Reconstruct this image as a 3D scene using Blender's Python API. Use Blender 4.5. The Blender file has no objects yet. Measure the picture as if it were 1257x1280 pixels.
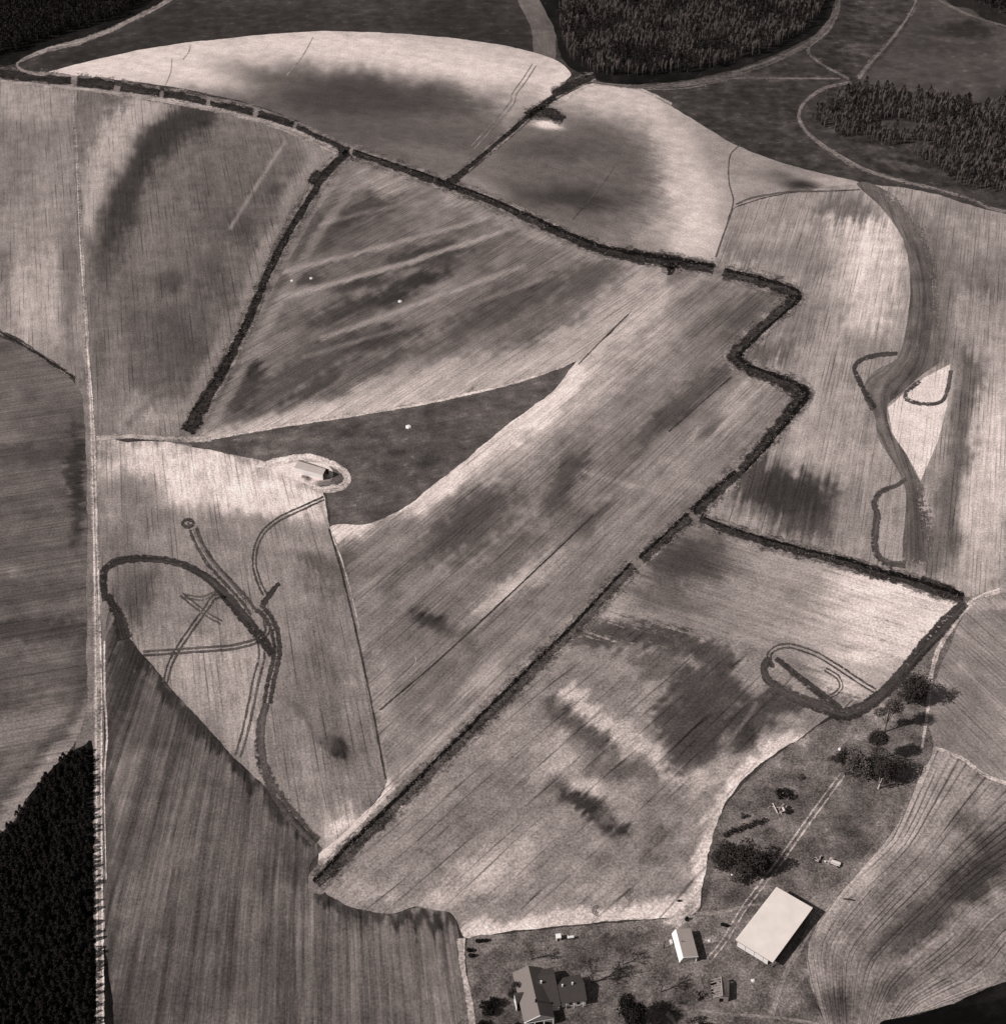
import bpy, math, random
import numpy as np
from mathutils import Vector, Matrix
from mathutils.geometry import delaunay_2d_cdt
random.seed(7); RNG = np.random.default_rng(11)
S = bpy.context.scene
COL = S.collection

# ------------------------------------------------------------------ camera
H = 367.0; FPX = 1800.0; TH = math.radians(38.0)      # height, focal length in photo pixels, tilt below the horizon
cd = bpy.data.cameras.new("camera"); cam = bpy.data.objects.new("camera", cd); COL.objects.link(cam)
cam.location = (0, 0, H); cam.rotation_euler = (math.pi/2 - TH, 0, 0)
cd.sensor_width = 36.0; cd.sensor_fit = 'AUTO'; cd.lens = 36.0*FPX/1280.0
cd.clip_start = 1.0; cd.clip_end = 20000.0
S.camera = cam

# ------------------------------------------------------------------ sky, sun, exposure
SUN_EL = math.radians(39.0); SH_AZ = math.radians(19.0)   # shadows run this far north of east
w = bpy.data.worlds.new("World"); S.world = w; w.use_nodes = True
nt = w.node_tree; nt.nodes.clear()
sky = nt.nodes.new("ShaderNodeTexSky"); sky.sky_type = 'NISHITA'; sky.sun_disc = False
sky.sun_elevation = SUN_EL
sx, sy = -math.cos(SH_AZ), -math.sin(SH_AZ)              # horizontal direction towards the sun
sky.sun_rotation = math.atan2(sx, sy)
hs = nt.nodes.new("ShaderNodeHueSaturation"); hs.inputs['Saturation'].default_value = 0.06
bg = nt.nodes.new("ShaderNodeBackground"); bg.inputs['Strength'].default_value = 0.05
wo = nt.nodes.new("ShaderNodeOutputWorld")
nt.links.new(sky.outputs[0], hs.inputs['Color']); nt.links.new(hs.outputs[0], bg.inputs[0]); nt.links.new(bg.outputs[0], wo.inputs[0])
sl = bpy.data.lights.new("sun", 'SUN'); sl.energy = 5.0; sl.angle = math.radians(0.5); sl.color = (1.0, 0.972, 0.95)
so = bpy.data.objects.new("sun", sl); COL.objects.link(so)
tosun = Vector((sx*math.cos(SUN_EL), sy*math.cos(SUN_EL), math.sin(SUN_EL)))
so.rotation_euler = tosun.to_track_quat('Z', 'Y').to_euler(); so.location = (0, 400, 500)
S.view_settings.view_transform = 'Standard'; S.view_settings.look = 'None'
S.view_settings.exposure = -0.11; S.view_settings.gamma = 1.0; S.view_settings.use_curve_mapping = False
S.render.engine = 'CYCLES'
K = 1.03          # what a white level surface reads in this light, so that albedo = tone / K

# ------------------------------------------------------------------ survey helpers: photo position <-> ground
CT, ST = math.cos(TH), math.sin(TH)
def atn(P, z=0.0):
    P = np.asarray(P, float).reshape(-1, 2)
    u = (P[:, 0]-628.5)/FPX; v = (640.0-P[:, 1])/FPX
    dy = CT + v*ST; dz = -ST + v*CT
    t = (z-H)/dz
    return np.stack([u*t, dy*t, np.full(len(u), z) if np.isscalar(z) else z], 1)
def at(x, y, z=0.0): return Vector(atn([(x, y)], z)[0])
def ppm(y): return FPX*(ST - (640.0-y)/FPX*CT)/H      # photo pixels per metre across, at row y
def smooth(pts, step=4.0, closed=False, cr=True):
    P = [np.array(p, float) for p in pts]; n = len(P); out = []
    for i in range(n if closed else n-1):
        p1, p2 = P[i], P[(i+1) % n]
        p0 = P[(i-1) % n] if (closed or i > 0) else p1
        p3 = P[(i+2) % n] if (closed or i+2 < n) else p2
        m = max(1, int(np.linalg.norm(p2-p1)/step))
        for k in range(m):
            t = k/m
            if cr:
                q = 0.5*((2*p1)+(-p0+p2)*t+(2*p0-5*p1+4*p2-p3)*t*t+(-p0+3*p1-3*p2+p3)*t**3)
                q = q*0.8 + (p1+(p2-p1)*t)*0.2
            else: q = p1+(p2-p1)*t
            out.append(q)
    if not closed: out.append(P[-1])
    return np.array(out)
def hnoise(x, seed=0):      # smooth 1-D noise in -1..1
    x = np.asarray(x, float); i = np.floor(x).astype(int); f = x-i; f = f*f*(3-2*f)
    r = lambda k: np.modf(np.abs(np.sin(k*127.1+seed*311.7)*43758.5453))[0]*2-1
    return r(i)*(1-f)+r(i+1)*f
def n2(x, y, seed=0):
    i = np.floor(x); j = np.floor(y); f = x-i; g = y-j; f = f*f*(3-2*f); g = g*g*(3-2*g)
    r = lambda a, b: np.modf(np.abs(np.sin(a*127.1+b*269.5+seed*74.7)*43758.5453))[0]*2-1
    return (r(i, j)*(1-f)+r(i+1, j)*f)*(1-g)+(r(i, j+1)*(1-f)+r(i+1, j+1)*f)*g

# ------------------------------------------------------------------ soil colour patches
def E(cx, cy, rx, ry, ang, v, op=0.9, p=2.2): return ('E', cx, cy, rx, ry, math.radians(ang), v, op, p)
def L(pts, wd, v, op=0.85, p=2.2): return ('L', pts, wd, v, op, p)
def seg_dist(P, pts, signed=False):
    best = np.full(len(P), 1e9); sg = np.ones(len(P)); al = np.zeros(len(P)); acc = 0.0
    for k, (a, b) in enumerate(zip(pts[:-1], pts[1:])):
        a = np.array(a, float); b = np.array(b, float); d = b-a; l2 = max(d@d, 1e-9); ln = math.sqrt(l2)
        t = ((P-a)@d)/l2
        lo = -1e9 if (signed and k == 0) else 0.0; hi = 1e9 if (signed and k == len(pts)-2) else 1.0
        tc = np.clip(t, lo, hi); q = P-a-tc[:, None]*d; D = np.hypot(q[:, 0], q[:, 1])
        m = D < best; best[m] = D[m]
        s = d[0]*(P[:, 1]-a[1])-d[1]*(P[:, 0]-a[0]); sg[m] = np.where(s[m] >= 0, 1, -1); al[m] = acc+tc[m]*ln
        acc += ln
    return (best*sg, al) if signed else best
SOFT = [1.0]
def tone_at(P, base, strokes, wob=1.0, seed=0, nz=None, shift=None):
    X, Y = P[:, 0], P[:, 1]
    WB = wob*np.stack([7*n2(X/31, Y/31, seed)+4*n2(X/12, Y/12, seed+1)+1.5*n2(X/5, Y/5, seed+8), 5*n2(X/27, Y/27, seed+2)+3*n2(X/11, Y/11, seed+3)+1.5*n2(X/5, Y/4, seed+9)], 1)
    if shift is not None: WB = WB+shift
    v = np.full(len(P), float(base))
    v += 8*n2(X/55, Y/40, seed+5)+5*n2(X/19, Y/15, seed+6)+4*n2(X/8, Y/7, seed+7)
    for s in strokes:
        sz_ = min(s[3], s[4]) if s[0] == 'E' else s[2]
        Q = P + WB*(min(1.0, sz_/15.0) if sz_ > 6 else 0.0)
        if s[0] == 'E':
            _, cx, cy, rx, ry, a, t, op, p = s
            dx, dy = Q[:, 0]-cx, Q[:, 1]-cy
            ex = dx*math.cos(a)+dy*math.sin(a); ey = -dx*math.sin(a)+dy*math.cos(a)
            d = np.sqrt((ex/rx)**2+(ey/ry)**2)*0.85
        else:
            _, pts, wd, t, op, p = s
            d = seg_dist(Q, pts)/wd*0.85
        e = np.exp(-d**p)
        if nz is not None:
            e = e+nz*4*e*(1-e)*.55
            k = SOFT[0]; f_ = np.clip((e-.10)/.78, 0, 1); f_ = f_*f_*(3-2*f_); e = f_*k+e*(1-k)
        m = op*e
        v = v*(1-m)+t*m
    return v

# ------------------------------------------------------------------ materials
TINT = (1.14, 0.955, 0.895)
def lin(v): return (v/255.0)**2.2/K
def newmat(name):
    m = bpy.data.materials.new(name); m.use_nodes = True; t = m.node_tree; t.nodes.clear()
    return m, t, t.nodes, t.links
def M(nt, op, a, b=None, c=None):
    n = nt.nodes.new("ShaderNodeMath"); n.operation = op
    for i, x in enumerate((a, b, c)):
        if x is None: continue
        if isinstance(x, (int, float)): n.inputs[i].default_value = x
        else: nt.links.new(x, n.inputs[i])
    return n.outputs[0]
def soil_mat(name, spacing=0.0, line=0.0, alpha=False, presence=0.5, fine=1.0, vs=0.06, fleck=0.0, jitter=1.1, lw=0.34):
    m, nt, N, Lk = newmat(name)
    at_ = N.new("ShaderNodeAttribute"); at_.attribute_name = "tone"
    ar = N.new("ShaderNodeAttribute"); ar.attribute_name = "row"
    sc = N.new("ShaderNodeSeparateColor"); Lk.new(at_.outputs['Color'], sc.inputs[0])
    sr = N.new("ShaderNodeSeparateXYZ"); Lk.new(ar.outputs['Vector'], sr.inputs[0])
    u, v = sr.outputs[0], sr.outputs[1]
    geo = N.new("ShaderNodeNewGeometry")
    def noise(vec, scale, detail, rough):
        n = N.new("ShaderNodeTexNoise"); n.noise_dimensions = '3D'
        n.inputs['Scale'].default_value = scale; n.inputs['Detail'].default_value = detail; n.inputs['Roughness'].default_value = rough
        Lk.new(vec, n.inputs['Vector']); return M(nt, 'SUBTRACT', n.outputs[0], 0.5)
    def comb(a, b, c=0.0):
        n = N.new("ShaderNodeCombineXYZ")
        for i, x in enumerate((a, b, c)):
            if isinstance(x, (int, float)): n.inputs[i].default_value = x
            else: Lk.new(x, n.inputs[i])
        return n.outputs[0]
    # streaks along the rows (fine and broad), mottling and clods
    s1 = noise(comb(M(nt, 'MULTIPLY', u, 0.55), M(nt, 'MULTIPLY', v, vs), 3.1), 1.0, 6.0, 0.8)
    s2 = noise(comb(M(nt, 'MULTIPLY', u, 0.13), M(nt, 'MULTIPLY', v, vs*0.2), 9.7), 1.0, 3.0, 0.6)
    mo = noise(geo.outputs['Position'], 0.11, 6.0, 0.68)
    gr = noise(geo.outputs['Position'], 1.1*fine, 3.0, 0.75)
    base = sc.outputs[0]
    edge = M(nt, 'MULTIPLY', sc.outputs[1], M(nt, 'MULTIPLY_ADD', s1, 5.5, M(nt, 'MULTIPLY', mo, 2.5)))
    st = M(nt, 'MULTIPLY', sc.outputs[2], M(nt, 'ADD', M(nt, 'MULTIPLY', s1, 4.2), M(nt, 'MULTIPLY', s2, 2.4)))
    mt = M(nt, 'MULTIPLY', at_.outputs['Alpha'], M(nt, 'ADD', M(nt, 'MULTIPLY', mo, 4.2), M(nt, 'MULTIPLY', gr, 3.0)))
    rel = M(nt, 'ADD', M(nt, 'ADD', st, mt), M(nt, 'MULTIPLY_ADD', gr, 0.75, M(nt, 'MULTIPLY_ADD', mo, 0.25, 1.0)))
    val = M(nt, 'ADD', M(nt, 'MULTIPLY', base, rel), edge)
    if line > 0:
        jit = noise(comb(M(nt, 'MULTIPLY', u, 0.2), M(nt, 'MULTIPLY', v, 0.01), 5.0), 1.0, 2.0, 0.5)
        ph = M(nt, 'FRACT', M(nt, 'ADD', M(nt, 'DIVIDE', u, spacing), M(nt, 'MULTIPLY', jit, jitter)))
        d = M(nt, 'MULTIPLY', M(nt, 'ABSOLUTE', M(nt, 'SUBTRACT', ph, 0.5)), spacing)      # metres from the furrow
        prof = M(nt, 'MAXIMUM', M(nt, 'SUBTRACT', 1.0, M(nt, 'DIVIDE', d, lw)), 0.0)
        pr = noise(comb(M(nt, 'MULTIPLY', u, 0.31), M(nt, 'MULTIPLY', v, 0.022), 21.0), 1.0, 4.0, 0.62)
        pm = N.new("ShaderNodeMapRange"); Lk.new(pr, pm.inputs[0]); pm.inputs[1].default_value = 0.12-presence*0.3; pm.inputs[2].default_value = 0.3-presence*0.3
        k = M(nt, 'MULTIPLY', M(nt, 'MULTIPLY', prof, pm.outputs[0]), line)
        val = M(nt, 'MULTIPLY', val, M(nt, 'SUBTRACT', 1.0, k))
    if fleck > 0:
        fn = noise(comb(M(nt, 'MULTIPLY', u, 0.5), M(nt, 'MULTIPLY', v, 0.17), 33.0), 1.0, 3.0, 0.6); fm = N.new("ShaderNodeMapRange")
        Lk.new(M(nt, 'ADD', fn, M(nt, 'MULTIPLY', mo, 0.7)), fm.inputs[0]); fm.inputs[1].default_value = 0.12; fm.inputs[2].default_value = 0.26
        val = M(nt, 'MULTIPLY_ADD', fm.outputs[0], fleck, val)
    val = M(nt, 'MAXIMUM', val, 0.03)
    alb = M(nt, 'DIVIDE', M(nt, 'POWER', val, 2.2), K)
    cc = N.new("ShaderNodeCombineColor")
    for i in range(3): Lk.new(M(nt, 'MINIMUM', M(nt, 'MULTIPLY', alb, TINT[i]), 0.85), cc.inputs[i])
    b = N.new("ShaderNodeBsdfPrincipled"); b.inputs['Roughness'].default_value = 0.95; b.inputs['Specular IOR Level'].default_value = 0.08
    Lk.new(cc.outputs[0], b.inputs['Base Color'])
    bp = N.new("ShaderNodeBump"); bp.inputs['Strength'].default_value = 0.6; bp.inputs['Distance'].default_value = 0.35
    Lk.new(M(nt, 'ADD', s1, M(nt, 'MULTIPLY', gr, 0.7)), bp.inputs['Height']); Lk.new(bp.outputs[0], b.inputs['Normal'])
    o = N.new("ShaderNodeOutputMaterial")
    if alpha:
        aa = N.new("ShaderNodeAttribute"); aa.attribute_name = "cover"
        en = noise(geo.outputs['Position'], 0.45, 4.0, 0.7)
        x = M(nt, 'ADD', aa.outputs['Fac'], M(nt, 'MULTIPLY', M(nt, 'ADD', en, M(nt, 'MULTIPLY', s1, 1.0)), 2.2))
        mr = N.new("ShaderNodeMapRange"); Lk.new(x, mr.inputs[0]); mr.inputs[1].default_value = 0.25; mr.inputs[2].default_value = 0.7
        mr.interpolation_type = 'SMOOTHSTEP'
        Lk.new(M(nt, 'MULTIPLY', mr.outputs[0], M(nt, 'MINIMUM', M(nt, 'MULTIPLY', aa.outputs['Fac'], 6.0), 1.0)), b.inputs['Alpha'])
    Lk.new(b.outputs[0], o.inputs[0])
    return m
def mat(name, v, rough=0.85, var=0.25, scale=1.5, tint=TINT, metal=0.0, spec=0.2, stretch=None):
    m, nt, N, Lk = newmat(name)
    b = N.new("ShaderNodeBsdfPrincipled"); o = N.new("ShaderNodeOutputMaterial"); Lk.new(b.outputs[0], o.inputs[0])
    tc = N.new("ShaderNodeTexCoord"); n = N.new("ShaderNodeTexNoise"); n.inputs['Scale'].default_value = scale; n.inputs['Detail'].default_value = 5
    if stretch:
        mp = N.new("ShaderNodeMapping"); mp.inputs['Scale'].default_value = stretch; Lk.new(tc.outputs['Object'], mp.inputs[0]); Lk.new(mp.outputs[0], n.inputs['Vector'])
    else: Lk.new(tc.outputs['Object'], n.inputs['Vector'])
    f = M(nt, 'MULTIPLY_ADD', M(nt, 'SUBTRACT', n.outputs[0], 0.5), var*2.5, 1.0)
    a = M(nt, 'MULTIPLY', M(nt, 'MAXIMUM', f, 0.1), lin(v)); cc = N.new("ShaderNodeCombineColor")
    for i in range(3): Lk.new(M(nt, 'MINIMUM', M(nt, 'MULTIPLY', a, tint[i]), 0.88), cc.inputs[i])
    Lk.new(cc.outputs[0], b.inputs['Base Color']); b.inputs['Roughness'].default_value = rough
    b.inputs['Metallic'].default_value = metal; b.inputs['Specular IOR Level'].default_value = spec
    return m
SOIL = {
 'plain': soil_mat('soil'),
 'long': soil_mat('soil_long_streaks', vs=0.016),
 'l2': soil_mat('soil_close_rows', 2.1, 0.40, presence=0.45, vs=0.05),
 'l1': soil_mat('soil_fine_rows', 1.7, 0.36, presence=0.5, vs=0.03),
 'll': soil_mat('soil_level_rows', 1.9, 0.3, presence=0.5, vs=0.014),
 'l5': soil_mat('soil_wide_rows', 4.2, 0.6, presence=0.55, jitter=1.6, lw=.33),
 'lc': soil_mat('soil_curved_rows', 1.7, 0.5, presence=0.68, vs=0.02, jitter=1.2, lw=.32),
 'grass': soil_mat('pasture', fine=1.4, fleck=0.10),
 'edge': soil_mat('worn_soil', alpha=True, vs=0.02),
}
# ------------------------------------------------------------------ mesh helpers
def tag(o, label=None, cat=None, group=None, kind=None):
    if label: o['label'] = label
    if cat: o['category'] = cat
    if group: o['group'] = group
    if kind: o['kind'] = kind
    return o
def mesh_np(name, V, F, m=None, parent=None, loc=(0, 0, 0)):
    me = bpy.data.meshes.new(name); V = np.asarray(V, float)-np.asarray(loc, float)
    F = np.asarray(F)
    if F.ndim == 2:
        nv = F.shape[1]
        me.vertices.add(len(V)); me.vertices.foreach_set('co', V.ravel())
        me.loops.add(F.size); me.loops.foreach_set('vertex_index', F.ravel().astype(np.int32))
        me.polygons.add(len(F)); me.polygons.foreach_set('loop_start', np.arange(0, F.size, nv, dtype=np.int32))
        me.update(calc_edges=True)
    else: me.from_pydata([tuple(v) for v in V], [], [tuple(int(i) for i in f) for f in F])
    if m: me.materials.append(m)
    o = bpy.data.objects.new(name, me); COL.objects.link(o)
    if parent is not None: o.parent = parent
    else: o.location = loc
    return o
def set_attr(o, val, grad, streak, mott, U, Vv, cover=None):
    me = o.data; n = len(me.vertices)
    a = me.attributes.new('tone', 'FLOAT_COLOR', 'POINT'); arr = np.ones((n, 4))
    arr[:, 0] = val; arr[:, 1] = grad; arr[:, 2] = streak; arr[:, 3] = mott
    a.data.foreach_set('color', arr.ravel())
    r = me.attributes.new('row', 'FLOAT_VECTOR', 'POINT'); arr = np.zeros((n, 3)); arr[:, 0] = U; arr[:, 1] = Vv
    r.data.foreach_set('vector', arr.ravel())
    if cover is not None:
        c = me.attributes.new('cover', 'FLOAT', 'POINT'); c.data.foreach_set('value', np.asarray(cover, float))
ZL = [0.0]; SK = [0]
def inside(P, poly):
    x, y = P[:, 0], P[:, 1]; r = np.zeros(len(P), bool); n = len(poly); j = n-1
    for i in range(n):
        xi, yi = poly[i]; xj, yj = poly[j]
        c = ((yi > y) != (yj > y)) & (x < (xj-xi)*(y-yi)/((yj-yi) if yj != yi else 1e-9)+xi)
        r ^= c; j = i
    return r
def rowcoords(W, rows):
    if len(rows) == 2 and not isinstance(rows[0][0], (tuple, list)):
        a, b = atn(rows)[:, :2]; d = b-a; d /= np.linalg.norm(d); n = np.array([-d[1], d[0]])
        return (W-a)@n, (W-a)@d
    A = [tuple(p) for p in atn(smooth(rows[0], 16))[:, :2]]; B = [tuple(p) for p in atn(smooth(rows[1], 16))[:, :2]]
    dA, al = seg_dist(W, A, True); dB, _ = seg_dist(W, B, True)
    wdt = np.mean(np.abs(dA-dB))
    den = dA-dB; den = np.where(np.abs(den) < 1e-3, 1e-3, den)
    return dA/den*wdt, al
SPREAD = 1.30
def field(name, label, poly, base, strokes=(), rows=((0, 0), (10, 10)), style='plain', streak=0.10, mott=0.05, step=2.4, feather=None, comb=1.0, crisp=1.0, edge=1.2, reach=9.0, cr=True, seed=None, wob=1.0):
    seed = seed if seed is not None else len(bpy.data.objects)
    B = smooth(poly, step*1.2, True, cr)
    if edge > 0:
        k = np.arange(len(B)); B = B+np.stack([hnoise(k*0.6, seed)*edge*0.6+hnoise(k*0.17, seed+1)*edge, hnoise(k*0.6, seed+2)*edge*0.4+hnoise(k*0.17, seed+3)*edge*0.7], 1)
    x0, y0 = B.min(0); x1, y1 = B.max(0)
    gx, gy = np.meshgrid(np.arange(x0+step/2, x1, step), np.arange(y0+step/2, y1, step*0.9))
    gx = gx+(np.arange(gx.shape[0])[:, None] % 2)*step/2
    G = np.stack([gx.ravel(), gy.ravel()], 1)+RNG.uniform(-.2, .2, (gx.size, 2))*step
    G = G[inside(G, B)]
    allp = np.vstack([B, G]); nb = len(B)
    r = delaunay_2d_cdt([Vector(p) for p in allp], [(i, (i+1) % nb) for i in range(nb)], [list(range(nb))], 1, 0.01, False)
    P = np.array([tuple(v) for v in r[0]]); F = np.array([f for f in r[2] if len(f) == 3], dtype=np.int32)
    F = F[inside(P[F].mean(1), B)]
    ZL[0] += 0.004
    W = atn(P, ZL[0])
    # world triangles must face up
    a, b, c = W[F[:, 0], :2], W[F[:, 1], :2], W[F[:, 2], :2]
    cr_ = (b-a)[:, 0]*(c-a)[:, 1]-(b-a)[:, 1]*(c-a)[:, 0]
    F[cr_ < 0] = F[cr_ < 0][:, ::-1]
    o = mesh_np(name, W, F, SOIL[style])
    U, Vv = rowcoords(W[:, :2], rows)
    # contrast met along the row: ragged, streaked edges to every patch
    if len(rows) == 2 and not isinstance(rows[0][0], (tuple, list)):
        d = np.array(rows[1], float)-np.array(rows[0], float); d /= np.linalg.norm(d)
    else:
        d = np.array(rows[0][-1], float)-np.array(rows[0][0], float); d /= np.linalg.norm(d)
    k = 1.0/3.2*ppm(P[:, 1])                      # rows read finer close by
    su = n2(U*.55, Vv*.02, seed+20)*.6+n2(U*1.15, Vv*.05, seed+21)*.5
    sh = d[None, :]*(su*reach*comb)[:, None] if style != 'grass' else None
    nz = (n2(U*.8, Vv*.06, seed+22)*.5+n2(P[:, 0]/6.5, P[:, 1]/5.5, seed+23)*.5+n2(P[:, 0]/14, P[:, 1]/11, seed+24)*.35)
    nz = nz*crisp; SOFT[0] = crisp
    v = tone_at(P, base, strokes, wob, seed, nz, sh)
    ct = 1.0 if style == 'grass' else SPREAD
    v = np.where(v > 122, 122+(v-122)*(1+(ct-1)*.75), 122+(v-122)*ct); v = np.clip(v, 16, 210)
    g = (tone_at(P+d*7, base, strokes, wob, seed, nz, sh)-tone_at(P-d*7, base, strokes, wob, seed, nz, sh))
    cov = None
    if feather is not None:
        cov = np.clip(seg_dist(P, feather[0])/feather[1], 0, 1)
        o.data.materials.clear(); o.data.materials.append(SOIL['edge'])
    set_attr(o, v/255, g/255*0.5, streak, mott, U, Vv, cov)
    tag(o, label, None, None, 'structure'); o['category'] = 'ground'
    return o
def strip(name, label, pts, wd, v, soft=0.35, streak=0.2, mott=0.24, jit=0.10, off=0.0, step=2.5, kind='structure', group=None, cat='track', v2=None, op=None, lev=None):
    op = op or (.78 if name in ('dirt_track', 'ploughed_trail', 'wheel_rut') else 1.0)
    C = smooth(pts, step); n = len(C)
    T = np.gradient(C, axis=0); T /= np.maximum(np.linalg.norm(T, axis=1), 1e-6)[:, None]; Nn = np.stack([-T[:, 1], T[:, 0]], 1)
    W_ = np.interp(np.linspace(0, 1, n), np.linspace(0, 1, len(wd)), wd) if isinstance(wd, (list, tuple)) else np.full(n, float(wd))
    sd = random.random()*99; k = np.arange(n)
    L_ = W_/2*(1+jit*hnoise(k*0.45, sd)); R_ = W_/2*(1+jit*hnoise(k*0.45, sd+5))
    f = 1+soft
    rows = [C+Nn*(off-L_*f)[:, None], C+Nn*(off-L_*(1-soft))[:, None], C+Nn*(off+R_*(1-soft))[:, None], C+Nn*(off+R_*f)[:, None]]
    P = np.stack(rows, 1).reshape(-1, 2)
    SK[0] += 1
    W = atn(P, ZL[0]+(0.004*(2+SK[0] % 8) if lev is None else lev)); F = []
    for i in range(n-1):
        for j in range(3): a = i*4+j; F.append((a, a+1, a+5, a+4))
    F = np.array(F)
    o = mesh_np(name, W, F, SOIL['edge'])
    cov = np.tile([0, op, op, 0], n).astype(float).reshape(n, 4)
    e = max(1, int(0.02*n)); cov[0] = 0; cov[-1] = 0
    Lw = np.concatenate([[0], np.cumsum(np.linalg.norm(np.diff(atn(C)[:, :2], axis=0), axis=1))])
    U = np.stack([(off-L_*f), (off-L_*(1-soft)), (off+R_*(1-soft)), (off+R_*f)], 1)/ppm(C[:, 1])[:, None]+random.random()*50
    val = np.full(n*4, v/255.0)
    if v2 is not None: val = np.repeat(np.linspace(v, v2, n)/255, 4)
    set_attr(o, val, 0, streak, mott, U.ravel(), np.repeat(Lw, 4), cov.ravel())
    tag(o, label, cat, group, kind)
    return o
def double(name, label, pts, gap, wd, v, **kw):
    for s in (-1, 1): o = strip(name, label+(', nearer rut' if s > 0 else ', farther rut'), pts, wd, v, off=s*gap/2, **kw)
def thing(name, label, cat, loc, group=None):
    o = bpy.data.objects.new(name, None); COL.objects.link(o); o.location = loc; o.empty_display_size = 0.5
    tag(o, label, cat, group); return o
# ------------------------------------------------------------------ the land
gp = []; gs = 60
gx, gy = np.meshgrid(np.linspace(-2600, 2600, gs), np.linspace(-300, 4200, gs))
GV = np.stack([gx.ravel(), gy.ravel(), np.full(gx.size, -0.05)], 1); GF = []
for i in range(gs-1):
    for j in range(gs-1): a = i*gs+j; GF.append((a, a+1, a+gs+1, a+gs))
g = mesh_np('ground', GV, np.array(GF), SOIL['grass'])
set_attr(g, 62/255, 0, 0.05, 0.22, GV[:, 0], GV[:, 1]); tag(g, 'dark rough grassland under and beyond the fields', 'ground', None, 'structure')

V_ = 'field'
field('verge', 'trampled soil beside the straight left track', [(84,100),(128,104),(136,300),(136,560),(146,800),(140,1345),(90,1345),(88,1000),(96,900),(96,500),(88,300)], 118, [], ((110,200),(115,900)), 'plain', .12, .12)
field('verge', 'grassy margins around the central hedges', [(86,100),(300,128),(440,180),(560,222),(700,280),(840,322),(1000,356),(1010,500),(900,610),(872,640),(1210,742),(1205,760),(860,680),(400,1120),(380,1100),(780,690),(900,560),(900,450),(820,350),(700,300),(450,210),(240,560),(215,545),(400,210),(300,150),(90,112)], 114, [], ((400,800),(800,500)), 'plain', .1, .15)
# far country at the top
field('scrub', 'dark scrubby meadow between the top woods and the pale fields', [(770,100),(860,99),(930,84),(1000,58),(1012,62),(1050,92),(1052,98),(1012,118),(998,138),(1000,158),(1040,192),(1098,222),(1072,230),(985,207),(915,180),(860,147),(800,115)], 60,
  [E(900,100,40,5,-5,72,.8),E(960,98,50,4,0,74,.8),E(890,155,30,6,10,56),E(940,130,60,10,0,54)], ((0,100),(100,100)), 'grass', .08, .30)
field('scrub', 'tufted scrub inside the fork of the far dirt tracks', [(1042,-60),(1150,-60),(1142,5),(1110,58),(1068,99),(1052,95),(1012,66),(1032,40),(1046,10)], 58, [E(1070,60,20,10,0,76),E(1100,25,20,8,0,72)], ((0,100),(100,100)), 'grass', .08, .34)
field('pasture', 'smooth dark pasture beyond the right hand wood', [(1150,-60),(1340,-60),(1470,150),(1257,140),(1150,122),(1074,104),(1112,62),(1146,5)], 70,
  [E(1205,38,28,9,3,48,.9,3),E(1190,50,40,3,5,84,.6),E(1170,80,50,14,0,76),E(1100,95,30,8,0,76)], ((0,100),(100,90)), 'grass', .06, .10)
field('pasture', 'dark rough pasture above the pale crescent field', [(-60,118),(30,86),(60,66),(150,36),(225,-2),(240,-60),(652,-60),(648,0),(668,40),(672,70),(560,54),(400,44),(250,56),(120,78),(62,94)], 57,
  [E(300,20,120,12,0,54),E(560,25,80,12,0,50),E(120,65,60,5,-15,50)], ((0,50),(100,50)), 'grass', .07, .16)
field('lane', 'wide grey grass lane running away between dark pasture and wood', [(640,-60),(676,-60),(681,-5),(692,35),(694,74),(668,70),(664,35),(646,0)], 96, [], ((655,-20),(680,60)), 'grass', .1, .06)

field(V_, 'pale crescent field with a dark lens shaped hollow at its lower side', [(56,92),(90,82),(120,74),(200,58),(300,46),(400,39),(500,42),(600,52),(670,66),(700,78),(714,92),(708,100),(690,118),(640,165),(600,193),(568,218),(554,223),(530,214),(480,197),(435,180),(370,150),(300,126),(200,106),(100,95)], 128,
  [L([(80,90),(180,78),(300,68),(400,62),(500,66),(600,82),(700,96)],30,190,.95,3), E(462,164,190,62,13,110,.95,7), E(470,146,172,44,10,92,.88,4), E(440,120,140,20,4,78,.85,3), E(235,92,70,14,12,190,.95), E(640,130,30,18,-40,150,.8), E(350,105,30,6,8,110,.5), E(350,150,40,8,20,105,.5), E(560,150,50,10,0,108,.6), E(540,192,50,9,10,118,.6),E(605,160,20,8,-40,100,.5),
   L([(520,50),(600,60),(680,80)],10,165,.6)], ((300,120),(560,170)), 'plain', .06, .05, edge=.6, crisp=.12, comb=.1)
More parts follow.
